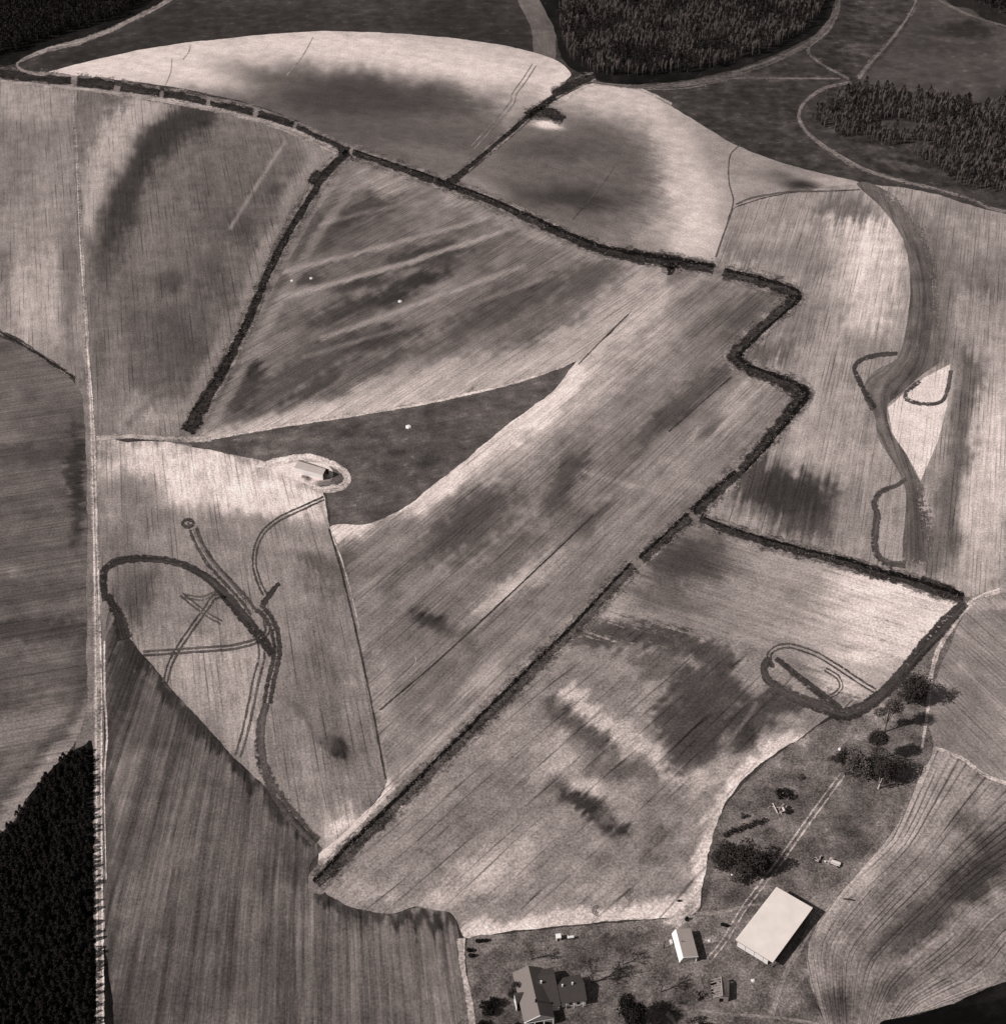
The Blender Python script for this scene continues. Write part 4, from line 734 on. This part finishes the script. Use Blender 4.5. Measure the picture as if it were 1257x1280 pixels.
tree('yard_bush', 'pale dusty bush beside the ruined shed', 873, 1246, 2.2, cloud(1.6, 2.2, 7, 48, .75, .4, .3), 420, .35, DRY, tr=.08)
tree('yard_bush', 'pale twiggy heap of bush at the bottom drive', 868, 1277, 1.8, [(-2,-.3,.8,1.5,.9,.8),(0,.3,.9,1.4,.9,.8),(1.6,.8,.8,1.3,.7,.7)], 700, .32, DRY, tr=.05)
tree('yard_bush', 'flat dark thicket at the bottom edge below the ruined shed', 905, 1290, 2.6, [(x*1.5-6, -x*.35+1.4, 1.1, 1.7, 1.2, 1.2) for x in range(10)], 1500, .45, PINE, tr=.07)
def bare_tree(label, px, py, h, spread, seed, name='bare_tree', th=.22, levels=5, lean=(0, 0)):
    b = at(px, py); root = thing(name, label, 'tree', b); rng = np.random.default_rng(seed); P1 = []; P2 = []
    def grow(p, d, ln, r, lv):
        q = p+d*ln*.5+rng.normal(size=3)*ln*.04; e = p+d*ln+rng.normal(size=3)*ln*.06
        (P1 if lv >= levels-1 else P2).append(tube([p, q, e], [max(r, .045), max(r*.8, .04), max(r*.6, .035)], 5 if lv > 2 else 3))
        if lv <= 0: return
        for k in range(3 if lv > 1 else 4):
            a = rng.random()*6.283; s = spread*rng.uniform(.5, 1.2)
            side = np.cross(d, [math.cos(a), math.sin(a), .3]); side /= np.linalg.norm(side)
            nd = d*math.cos(s)+side*math.sin(s); nd[2] = max(nd[2], -.05)+.08; nd /= np.linalg.norm(nd)
            grow(e if k else q, nd, ln*rng.uniform(.6, .82), r*.58, lv-1)
    d0 = np.array([lean[0], lean[1], 1.0]); d0 /= np.linalg.norm(d0)
    grow(np.array(b), d0, h*.32, th, levels)
    V, F = join(P1); add('trunk', V, F, BARK, root); V, F = join(P2); add('branches', V, F, BARE, root)
bare_tree('spreading leafless tree right of the house casting branching shadows', 740, 1228, 12.5, .6, 5, levels=6, th=.36)
bare_tree('leafless tree below the ruined shed drive', 826, 1240, 9, .6, 9, levels=5, th=.22)
bare_tree('spreading leafless tree at the yard centre left of the small shed', 778, 1206, 9, .65, 19, levels=5, th=.22)
bare_tree('slender leafless tree in the grass above the house', 664, 1200, 8, .6, 12, levels=5, th=.18)
bare_tree('leafless sapling beside the ruined shed', 879, 1236, 6, .55, 14, levels=4, th=.12)
# broken pale trunk in front of the tree clump
b = at(1097, 986); t_ = thing('dead_trunk', 'pale broken dead trunk standing in front of the tree clump', 'dead tree', b); B = np.array(b)
V, F = join([tube([B, B+[.15, 0, 2.2], B+[.5, .1, 5.0]], [.34, .24, .13], 8)]); add('trunk', V, F, PALEWOOD, t_)
V, F = join([tube([B+[.15, 0, 2.4], B+[-.3, .1, 4.0], B+[-.35, .1, 5.6]], [.16, .12, .05], 6), tube([B+[.4, .1, 4.2], B+[1.0, .2, 5.2]], [.09, .03], 5)]); add('limb', V, F, PALEWOOD, t_)

# ------------------------------------------------------------------ buildings
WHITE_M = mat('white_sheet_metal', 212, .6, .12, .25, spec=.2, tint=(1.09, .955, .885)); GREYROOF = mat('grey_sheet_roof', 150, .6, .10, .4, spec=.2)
SHINGLE = mat('shingle_roof', 112, .9, .10, 1.2, spec=.1); DSHINGLE = mat('dark_shingle_roof', 66, .9, .15, 1.2, spec=.1)
SIDING = mat('pale_siding', 205, .8, .10, .8, tint=(1.06, .98, .95)); WALLD = mat('dark_board_wall', 70, .9, .2, 1.0); DARK = mat('dark_parts_and_shade', 22, .9, .1)
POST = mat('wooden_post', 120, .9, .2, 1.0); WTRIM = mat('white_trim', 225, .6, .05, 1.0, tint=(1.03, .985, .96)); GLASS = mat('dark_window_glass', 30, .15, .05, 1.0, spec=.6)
RUSTY = mat('rusty_roof_sheet', 120, .8, .6, 1.4); PAVE = mat('concrete_floor', 150, .9, .15, .6); OLDWALL = mat('old_block_wall', 142, .9, .2, 1.0)
def A_(p): return np.array(p, float)
def gable(root, R0, R1, A0, A1, B0, B1, roofm, wallm, inset=.35, th=.14, roofm2=None, name_roof='roof'):
    """ridge R0-R1, eaves A0-A1 and B0-B1, all world points; walls stand under the roof"""
    R0, R1, A0, A1, B0, B1 = map(A_, (R0, R1, A0, A1, B0, B1)); parts = []
    for P in ([R0, R1, A1, A0], [R0, B0, B1, R1]):
        n = np.cross(P[1]-P[0], P[3]-P[0]);
        if n[2] < 0: P = P[::-1]
        parts.append(slab(P, th))
    V, F = join(parts); rf = add(name_roof, V, F, roofm, root)
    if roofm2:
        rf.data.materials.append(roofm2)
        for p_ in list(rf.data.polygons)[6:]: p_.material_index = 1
    ax = (R1-R0)/np.linalg.norm(R1-R0); c = (A0+A1+B0+B1)/4
    def ins(p):
        q = p+(c-p)/np.linalg.norm((c-p)[:2])*0; q = A_(p)
        d = c-p; d[2] = 0; al = ax*(d@ax); pe = d-al; pe[2] = 0
        q = q+al/np.linalg.norm(al)*inset+pe/np.linalg.norm(pe)*inset; q[2] = p[2]-.0; return q
    a0, a1, b0, b1 = map(ins, (A0, A1, B0, B1))
    def slope_z(e, r, q):   # height of the roof underside over q
        e2, r2, q2 = e[:2], r[:2], q[:2]; t = np.clip(((q2-e2)@(r2-e2))/((r2-e2)@(r2-e2)), 0, 1); return e[2]+(r[2]-e[2])*t-th-.02
    a0[2] = slope_z(A0, R0, a0); a1[2] = slope_z(A1, R1, a1); b0[2] = slope_z(B0, R0, b0); b1[2] = slope_z(B1, R1, b1)
    r0 = R0+ax*inset; r1 = R1-ax*inset; r0[2] -= th+.03; r1[2] -= th+.03
    Z = lambda p: A_((p[0], p[1], 0))
    V = [Z(a0), Z(a1), Z(b1), Z(b0), a0, a1, b1, b0, r0, r1]
    F = [(0, 1, 5, 4), (2, 3, 7, 6), (0, 4, 8, 7, 3), (1, 2, 6, 9, 5), (4, 5, 9, 8), (7, 8, 9, 6)]
    wl = add('wall', V, F, wallm, root)
    return rf, wl, dict(a0=a0, a1=a1, b0=b0, b1=b1, r0=r0, r1=r1)
def panel(p, q, z0, z1, out=.04, side=1):
    """thin upright box along p-q"""
    p = A_((p[0], p[1], z0)); q = A_((q[0], q[1], z0)); d = q-p; n = np.array([d[1], -d[0], 0])/np.linalg.norm(d)*out*side
    V = [p, q, q+n, p+n]; V = V+[v+np.array([0, 0, z1-z0]) for v in V]
    return V, [(3, 2, 1, 0), (4, 5, 6, 7), (0, 1, 5, 4), (1, 2, 6, 5), (2, 3, 7, 6), (3, 0, 4, 7)]
def lerp(a, b, t): return A_(a)+(A_(b)-A_(a))*t

# big machine barn
zt, zb = 4.3, 3.3
RA, RB, RC, RD = [A_(at(*p)) for p in ((970,1108.5,zt), (1015.4,1134.7,zt), (965.5,1203,zb), (918.7,1174.6,zb))]
cen = (RA+RB+RC+RD)/4; cen[2] = 0
t_ = thing('machine_barn', 'large pole barn with a bright white single slope metal roof beside the lane', 'barn', tuple(cen))
V, F = slab([RA, RD, RC, RB], .14); rf = add('roof', V, F, WHITE_M, t_)
rs = []
for k in range(1, 16):
    a, b = lerp(RA, RB, k/16), lerp(RD, RC, k/16); a[2] += .008; b[2] += .008; rs.append(tube([a, b], [.018, .018], 4))
V, F = join(rs); add('seam', V, F, WHITE_M, rf)
def inn(p, f=.95):
    q = cen+(p-cen)*f; q[2] = p[2]-.2; return q
ia, ib, ic, id_ = map(inn, (RA, RB, RC, RD))
for i in range(5):
    for (a, b) in ((id_, ic), (ia, ib)):
        p = lerp(a, b, i/4); add('post', *box((p[0], p[1], 0), .22, .22, p[2]), POST, t_)
for (a, b) in ((ia, id_), (ib, ic)):
    for i in (1, 2, 3): p = lerp(a, b, i/4); add('post', *box((p[0], p[1], 0), .22, .22, p[2]), POST, t_)
V, F = panel(lerp(id_, ic, .02), lerp(id_, ic, .88), 0, 2.1, .08); add('low_wall', V, F, SIDING, t_)
V, F = panel(ia, lerp(ia, id_, .98), 0, 3.2, .08); add('side_wall', V, F, WALLD, t_)
V, F = panel(ia, ib, 0, 3.7, .08, -1); add('end_wall', V, F, WALLD, t_)
V, F = panel(lerp(ib, ic, .0), lerp(ib, ic, .8), 0, 3.2, .08, -1); add('side_wall', V, F, WALLD, t_)
V, F = join([tube([A_((id_[0], id_[1], .2)), lerp(id_, ic, .13)], [.07, .07], 5), tube([A_((ic[0], ic[1], .2)), lerp(ic, ib, .12)], [.07, .07], 5)]); add('brace', V, F, POST, t_)
V, F = tube([RD-[0, 0, .2], RC-[0, 0, .2]], [.12, .12], 6); add('gutter', V, F, POST, t_)
V, F = slab([A_((p[0], p[1], .05)) for p in (ia, id_, ic, ib)], .045); add('floor', V, F, PAVE, t_)

# small shed with one steep sunny slope
R0, R1 = A_(at(844.3,1161,3.4)), A_(at(853.6,1197,3.4)); E0, E1 = A_(at(863,1160.4,2.7)), A_(at(872.4,1196,2.7)); W0, W1 = A_(at(839,1167,.55)), A_(at(848.8,1203.3,.55))
cen = (R0+R1+E0+W0)/4; cen = A_((cen[0], cen[1], 0)); t_ = thing('small_shed', 'small pale metal shed with one steep bright side next to the yard edge', 'shed', tuple(cen))
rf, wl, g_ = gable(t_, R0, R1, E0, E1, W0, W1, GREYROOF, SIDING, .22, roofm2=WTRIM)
V, F = panel(lerp(g_['a1'], g_['b1'], .1), lerp(g_['a1'], g_['b1'], .72), .1, 2.0, .06, 1); add('door', V, F, DARK, t_)
for s_ in (.04, .78): p = lerp(g_['a1'], g_['b1'], s_); add('door_frame', *box((p[0], p[1], 0), .18, .18, 2.3 if s_ < .5 else 1.2), WTRIM, t_)
V, F = tube([E1+[0, 0, .02], R1+[0, 0, .04], W1+[0, 0, .02]], [.1, .1, .1], 5); add('barge_board', V, F, WTRIM, t_)
V, F = tube([lerp(R0, R1, .45)+[.9, 0, -.3], lerp(R0, R1, .45)+[.9, 0, .5]], [.1, .1], 6); add('vent_pipe', V, F, DARK, rf)
add('lean_box', *box(tuple(A_(at(842, 1179))+[-.9, 0, 0]), .7, 1.4, .9, .2), SIDING, t_)

# farmhouse
t_ = thing('farmhouse', 'grey roofed farmhouse with a rear wing at the bottom of the yard', 'house', tuple(A_(at(675, 1252))))
R0, R1 = A_(at(660,1207,6.3)), A_(at(674.8,1269.6,6.3)); W0, W1 = A_(at(640.3,1215.8,3.0)), A_(at(655,1279,3.0))
def mirror(R0, R1, E, f=1.0):
    ax = (R1-R0); ax[2] = 0; ax /= np.linalg.norm(ax); d = E-R0; d2 = d.copy(); d2[2] = 0; al = ax*(d2@ax); pe = d2-al; q = R0+al-pe*f; q[2] = E[2]; return q
X0, X1 = mirror(R0, R1, W0), mirror(R0, R1, W1)
rf, wl, g_ = gable(t_, R0, R1, W0, W1, X0, X1, SHINGLE, SIDING, .4)
ch = A_(at(669.6, 1255, 5.0)); o = add('chimney', *box((ch[0], ch[1], 5.0), .55, .55, 2.1), DARK, rf)
pw = [A_(at(641.6,1240.5,3.3)), A_(at(645.6,1256.5,3.3)), A_(at(655.4,1240,4.3))]
# little porch gable on the sunny side
m0 = (pw[0]+pw[1])/2; inner = pw[2]; inner[2] = 4.35; m0 = A_((m0[0], m0[1], 4.2))
V, F = join([slab([m0, inner, pw[0]-[0, 0, .3]][::1], .12), slab([m0, pw[1]-[0, 0, .3], inner], .12)]); add('porch_roof', V, F, DSHINGLE, t_)
V, F = panel(pw[0], pw[1], 0, 2.95, .1, -1); pwall = add('porch_wall', V, F, WTRIM, t_)
for s_ in (.15, .6):
    V, F = panel(lerp(pw[0], pw[1], s_), lerp(pw[0], pw[1], s_+.22), 1.0, 2.1, .14, -1); add('window', V, F, GLASS, t_)
# open front porch under the gable, white posts; dark panel stands for its shade
V, F = panel(lerp(g_['a1'], g_['b1'], .04), lerp(g_['a1'], g_['b1'], .96), .1, 2.6, .06, 1); add('porch_shade_panel', V, F, DARK, t_)
V, F = panel(lerp(W1, X1, .03)-[0, 0, 0], lerp(W1, X1, .97), 2.55, 2.85, .12, 1); add('porch_beam', V, F, WTRIM, t_)
for k in range(4):
    p = lerp(W1, X1, .04+.92*k/3); add('porch_post', *box((p[0], p[1], 0), .26, .26, 2.55), WTRIM, t_)
V, F = tube([W1+[0, 0, .03], R1+[0, 0, .03], X1+[0, 0, .03]], [.09, .09, .09], 5); add('barge_board', V, F, WTRIM, rf)
for s_ in (.15, .4, .7):
    V, F = panel(lerp(g_['a0'], g_['a1'], s_), lerp(g_['a0'], g_['a1'], s_+.1), 1.0, 2.2, .05, -1); w_ = add('window', V, F, GLASS, t_)
    V, F = panel(lerp(g_['a0'], g_['a1'], s_-.01), lerp(g_['a0'], g_['a1'], s_+.11), .88, 1.0, .12, -1); add('sill', V, F, WTRIM, w_)
# cross wing with its ridge across
Q0, Q1 = A_(at(664,1222,4.7)), A_(at(693,1217.6,4.7)); S0, S1 = A_(at(678,1259.5,2.8)), A_(at(701,1257,2.8))
N0, N1 = mirror(Q0, Q1, S0, .34), mirror(Q0, Q1, S1, .34); N0[2] = N1[2] = 3.4
rf2, wl2, g2 = gable(t_, Q0, Q1, S0, S1, N0, N1, DSHINGLE, SIDING, .3, name_roof='wing_roof')
c_ = A_(at(676, 1227.5, 4.9)); o = add('chimney', *box((c_[0], c_[1], 3.9), .45, .45, 1.5), WTRIM, rf2)
# rear wing
Q0, Q1 = A_(at(697,1233.4,4.1)), A_(at(729.7,1227.8,4.1)); S0, S1 = A_(at(701,1254,2.7)), A_(at(733.6,1250.7,2.7)); N0, N1 = mirror(Q0, Q1, S0, .75), mirror(Q0, Q1, S1, .75)
rf3, wl3, g3 = gable(t_, Q0, Q1, S0, S1, N0, N1, DSHINGLE, SIDING, .3, name_roof='rear_roof')
for (x, y) in ((702.5, 1232), (715, 1229.5)): c_ = A_(at(x, y, 4.4)); add('chimney', *box((c_[0], c_[1], 3.7), .42, .42, 1.2), WTRIM, rf3)
for s_ in (.3, .62):
    V, F = panel(lerp(g3['a0'], g3['a1'], s_), lerp(g3['a0'], g3['a1'], s_+.14), .9, 2.0, .05, 1); add('window', V, F, GLASS, t_)
for s_ in (.2, .5, .85): p = lerp(S0, S1, s_); add('porch_post', *box((p[0], p[1]-.3, 0), .16, .16, 2.5), WTRIM, t_)

# ruined shed
t_ = thing('ruined_shed', 'ruined little shed with a holed roof near the bottom drive', 'shed', tuple(A_(at(898, 1240))))
R0, R1 = A_(at(900.7,1220.9,3.6)), A_(at(902.6,1244,3.6)); W0, W1 = A_(at(886,1225,2.3)), A_(at(890.6,1246.6,2.3)); X0, X1 = mirror(R0, R1, W0, .75), mirror(R0, R1, W1, .75)
V, F = slab([R0, R1, X1, X0][::-1] if np.cross(R1-R0, X0-R0)[2] < 0 else [R0, R1, X1, X0], .1); add('roof', V, F, RUSTY, t_)
rng_ = np.random.default_rng(5); sh = []
for k in range(9):
    a, b = lerp(R0, R1, k/9+.01), lerp(R0, R1, (k+1)/9-.01); c, d = lerp(W0, W1, (k+1)/9-.01), lerp(W0, W1, k/9+.01)
    segs = [(0, 1)] if k in (0, 4, 8) else ([(0, .45), (.55, .95)] if k % 3 == 0 else [(rng_.uniform(0, .25), rng_.uniform(.7, 1))])
    for s0, s1 in segs:
        if k in (2, 6): s1 = s0+.3
        P = [lerp(a, d, s0), lerp(b, c, s0), lerp(b, c, s1), lerp(a, d, s1)]
        if np.cross(P[1]-P[0], P[3]-P[0])[2] < 0: P = P[::-1]
        sh.append(slab(P, .05))
V, F = join(sh); add('roof_sheet', V, F, RUSTY, t_)
V, F = join([tube([lerp(R0, R1, k/6)-[0, 0, .12], lerp(W0, W1, k/6)-[0, 0, .12]], [.06, .06], 4) for k in range(7)]+[tube([R0+[0, 0, .03], R1+[0, 0, .03]], [.1, .1], 5)]); add('rafter', V, F, PALEWOOD, t_)
Z = lambda p, z=0: A_((p[0], p[1], z)); i0, i1, j0, j1 = [lerp(p, (R0+R1+W0+X0)/4, .06) for p in (W0, W1, X0, X1)]
for a, b, h_, m_ in ((i1, j1, 2.1, OLDWALL), (i0, j0, 2.1, WALLD), (j0, j1, 2.1, WALLD), (i0, i1, 1.6, WALLD)):
    V, F = panel(a, b, 0, h_, .12); add('wall', V, F, m_, t_)
V, F = panel(lerp(i1, j1, .42), lerp(i1, j1, .66), 0, 1.7, .2, 1); add('door', V, F, DARK, t_)

# open barn in the wedge pasture
t_ = thing('open_barn', 'lone long barn with an open dark end circled by pale ground', 'barn', tuple(A_(at(388, 592))))
R0, R1 = A_(at(372.8,575.8,4.6)), A_(at(407.2,586,4.6)); S0, S1 = A_(at(367.6,584,2.9)), A_(at(403.6,593.4,2.9)); N0, N1 = mirror(R0, R1, S0, 1.0), mirror(R0, R1, S1, 1.0)
parts = []
for P in ([R0, R1, S1, S0], [R0, R1, N1, N0]):
    if np.cross(P[1]-P[0], P[3]-P[0])[2] < 0: P = P[::-1]
    parts.append(slab(P, .12))
V, F = join(parts); rf = add('roof', V, F, GREYROOF, t_)
V, F = tube([R0+[0, 0, .05], R1+[0, 0, .05]], [.12, .12], 5); add('ridge_cap', V, F, WALLD, rf)
V, F = panel(S0, S1, 0, 2.75, .1, -1); add('wall', V, F, SIDING, t_)
V, F = panel(N0, N1, 0, 2.75, .1, 1); add('wall', V, F, WALLD, t_)
V = [Z(S0), Z(N0), N0-[0, 0, .15], R0-[0, 0, .15], S0-[0, 0, .15]]; V = V+[v+(R1-R0)/np.linalg.norm(R1-R0)*.1 for v in V]
F = [(0, 1, 2, 3, 4), (9, 8, 7, 6, 5)]+[(i, (i+1) % 5, (i+1) % 5+5, i+5) for i in range(5)]; add('end_wall', V, F, SIDING, t_)
for k in range(3): p = lerp(S1, N1, k/2); add('post', *box((p[0], p[1], 0), .25, .25, 2.7 if k != 1 else 4.2), POST, t_)
b = A_(at(381, 597)); add('hay_rack', *box((b[0], b[1], 0), 2.4, 1.0, .8, -.3), POST, t_)

# ------------------------------------------------------------------ small things in the yard
def cyl(c, r, l, rot, z): d = A_((math.cos(rot), math.sin(rot), 0))*l/2; return tube([A_(c)+[0, 0, z]-d*1.0, A_(c)+[0, 0, z]-d*.9, A_(c)+[0, 0, z]+d*.9, A_(c)+[0, 0, z]+d], [r*.6, r, r, r*.6], 12)
b = A_(at(697.5, 1174)); t_ = thing('pump_house', 'tiny white square pump house at the top edge of the yard', 'hut', tuple(b))
add('wall', *box(tuple(b), 1.35, 1.35, 1.5, .1), WTRIM, t_); add('roof', *box((b[0], b[1], 1.52), 1.6, 1.6, .14, .1, .06), WTRIM, t_)
V, F = panel((b[0]-.3, b[1]-.74), (b[0]+.3, b[1]-.68), .05, 1.2, .06, 1); add('door', V, F, DARK, t_)
b = A_(at(713, 1174)); t_ = thing('fuel_tank', 'white cylindrical fuel tank on legs right of the tiny pump house', 'tank', tuple(b))
V, F = cyl(b, .42, 2.0, .12, 1.1); add('tank', V, F, WTRIM, t_)
for sx_ in (-.6, .6):
    for sy_ in (-.3, .3): add('leg', *box((b[0]+sx_, b[1]+sy_, 0), .1, .1, .8), DARK, t_)
V, F = tube([b+[-.85, 0, 1.4], b+[-.85, 0, 1.85]], [.14, .1], 8); add('cap', V, F, WTRIM, t_)
# timber heap and brush
b = A_(at(971, 1013)); t_ = thing('timber_heap', 'heap of pale broken timbers below the dark brush pile', 'heap', tuple(b))
def beam(px0, py0, z0, px1, py1, z1, r): return tube([A_(at(px0, py0, z0)), A_(at(px1, py1, z1))], [r, r], 4)
for q in ((965.5,1004,.3,971.5,1016.5,.9,.24), (979.5,1004.5,.8,973,1012,.5,.16), (972,1017.5,.4,979,1013,.8,.2), (978,1009.5,.8,980.5,1014,.9,.45), (959,1010,.2,962.5,1007.5,.4,.14), (974,1014,.9,977,1018,.3,.16), (964,1008,.2,976,1010,.4,.1), (982,1007,.3,986,1016,.2,.1)):
    V, F = beam(*q); add('beam', V, F, PALEWOOD, t_)
tree('brush_pile', 'dark brush pile above the pale timbers', 979, 996, 2.6, cloud(2.7, 2.4, 9, 61, .7, .42, .2), 1500, .4, PINE, tr=.06, m2=DRY)
tree('brush_pile', 'dark brush scattered right of the pale timbers', 984, 1013, 1.6, cloud(1.9, 1.4, 6, 62, .8, .4, .2), 500, .4, LEAF, tr=.06)
# two wrecked implements
def wheel(c, r, wd, rot): d = A_((math.cos(rot), math.sin(rot), 0))*wd/2; return tube([A_(c)-d, A_(c)+d], [r, r], 14)
b = A_(at(1021.5, 1077)); t_ = thing('old_harrow', 'small rusty pale framed farm implement left of the wagon', 'implement', tuple(b))
V, F = join([tube([b+[-1.6, .7, .6], b+[.0, -.4, .6]], [.12, .12], 5), tube([b+[-1.6, .7, .6], b+[-.4, 1.3, .6]], [.1, .1], 5), tube([b+[0, -.4, .7], b+[1.2, 1.6, .9]], [.22, .2], 6), tube([b+[0, -.4, .6], b+[-.3, 1.2, .6]], [.1, .1], 5)]); add('frame', V, F, PALEWOOD, t_)
for q in ((-1.4, .6), (.2, -.4), (1.1, 1.3)):
    V, F = wheel(b+[q[0], q[1], .5], .5, .18, .5); add('wheel', V, F, DARK, t_)
V, F = join([tube([b+[.2, .1, .6], b+[.5, .1, 1.5]], [.06, .06], 5), box(tuple(b+[.5, .1, 1.5]), .45, .4, .08)]); add('seat', V, F, RUSTY, t_)
b = A_(at(1039, 1079.5)); t_ = thing('old_wagon', 'pale wrecked farm wagon standing in the grass above the barn', 'wagon', tuple(b))
add('bed', *box(tuple(b+[1.0, -.5, .8]), 3.0, 1.5, .14, -.45), SIDING, t_)
add('side_board', *box(tuple(b+[.6, -1.0, .94]), 2.8, .08, .5, -.45), PALEWOOD, t_); add('side_board', *box(tuple(b+[1.3, .1, .94]), 2.8, .08, .3, -.45), PALEWOOD, t_)
for q in ((-.3, -.4), (.2, .7), (1.7, -1.6), (2.3, -.4)):
    V, F = wheel(b+[q[0], q[1], .45], .45, .2, 1.1); add('wheel', V, F, DARK, t_)
V, F = join([tube([b+[-.4, .2, .7], b+[-2.2, .8, .5]], [.1, .08], 5), tube([b+[-2.2, .8, .5], b+[-1.9, .1, .5]], [.2, .2], 6)]); add('drawbar', V, F, SIDING, t_)
add('toolbox', *box(tuple(b+[-.2, 1.0, 0]), .7, .5, 1.5, .2), PALEWOOD, t_)
# fallen log, pole, barrel, pale stones
b = A_(at(1060, 1125)); t_ = thing('fallen_log', 'dark fallen log at the edge of the curved row field', 'log', tuple(b))
V, F = tube([b+[-1.6, .3, .25], b+[0, 0, .3], b+[1.7, -.3, .25]], [.2, .3, .24], 8); add('log', V, F, LEAF, t_); V, F = tube([b+[-.3, 0, .3], b+[.2, .7, .7]], [.1, .05], 5); add('stub', V, F, BARK, t_)
b = A_(at(829, 1186)); t_ = thing('pole', 'short leaning dark pole left of the small pale shed', 'pole', tuple(b))
V, F = tube([b, b+[.25, .3, 3.2]], [.16, .12], 8); add('shaft', V, F, DARK, t_); V, F = tube([b+[.0, .28, 2.9], b+[.55, .3, 2.9]], [.06, .06], 5); add('crossbar', V, F, DARK, t_)
def rock(label, px, py, sx_, sy_, sz_, m, name='rock'):
    b = A_(at(px, py)); n = 12; V = []; F = []; q = np.random.default_rng(int(px))
    for j, (rr, zz) in enumerate(((1, 0), (.95, .5), (.6, .9), (.15, 1))):
        for k in range(n): a = 2*math.pi*k/n; f = 1+q.uniform(-.15, .15); V.append(b+[rr*f*sx_*math.cos(a), rr*f*sy_*math.sin(a), zz*sz_])
    for j in range(3):
        for k in range(n): F.append((j*n+k, j*n+(k+1) % n, (j+1)*n+(k+1) % n, (j+1)*n+k))
    F.append(tuple(3*n+k for k in range(n)))
    me = bpy.data.meshes.new(name); me.from_pydata([tuple(v-b) for v in V], [], F); me.materials.append(m); o = bpy.data.objects.new(name, me); COL.objects.link(o); o.location = tuple(b)
    tag(o, label, 'rock')
rock('bright white stone in the dark wedge pasture right of the open barn', 510.5, 534, 1.3, 1.5, .8, WTRIM)
rock('white stone in the darkest terrace of the central upper field', 500, 377, 1.1, 1.4, .5, SIDING)
rock('left one of two pale stones near the curving hedge', 365, 351, .9, 1.1, .4, SIDING)
rock('right one of two pale stones near the curving hedge', 389, 348, .9, 1.2, .4, SIDING)
rock('pale stone under the left shrubs of the tree clump', 1049, 937, .65, .65, .7, SIDING)
rock('pale salt lump right of the small pale shed', 886, 1176, .5, .5, .4, SIDING)
rock('pale stone below the machine barn', 941, 1226, .7, .6, .6, SIDING)
rock('pale block at the lower edge of the dark grove', 915, 1094, .5, .4, .4, WTRIM)
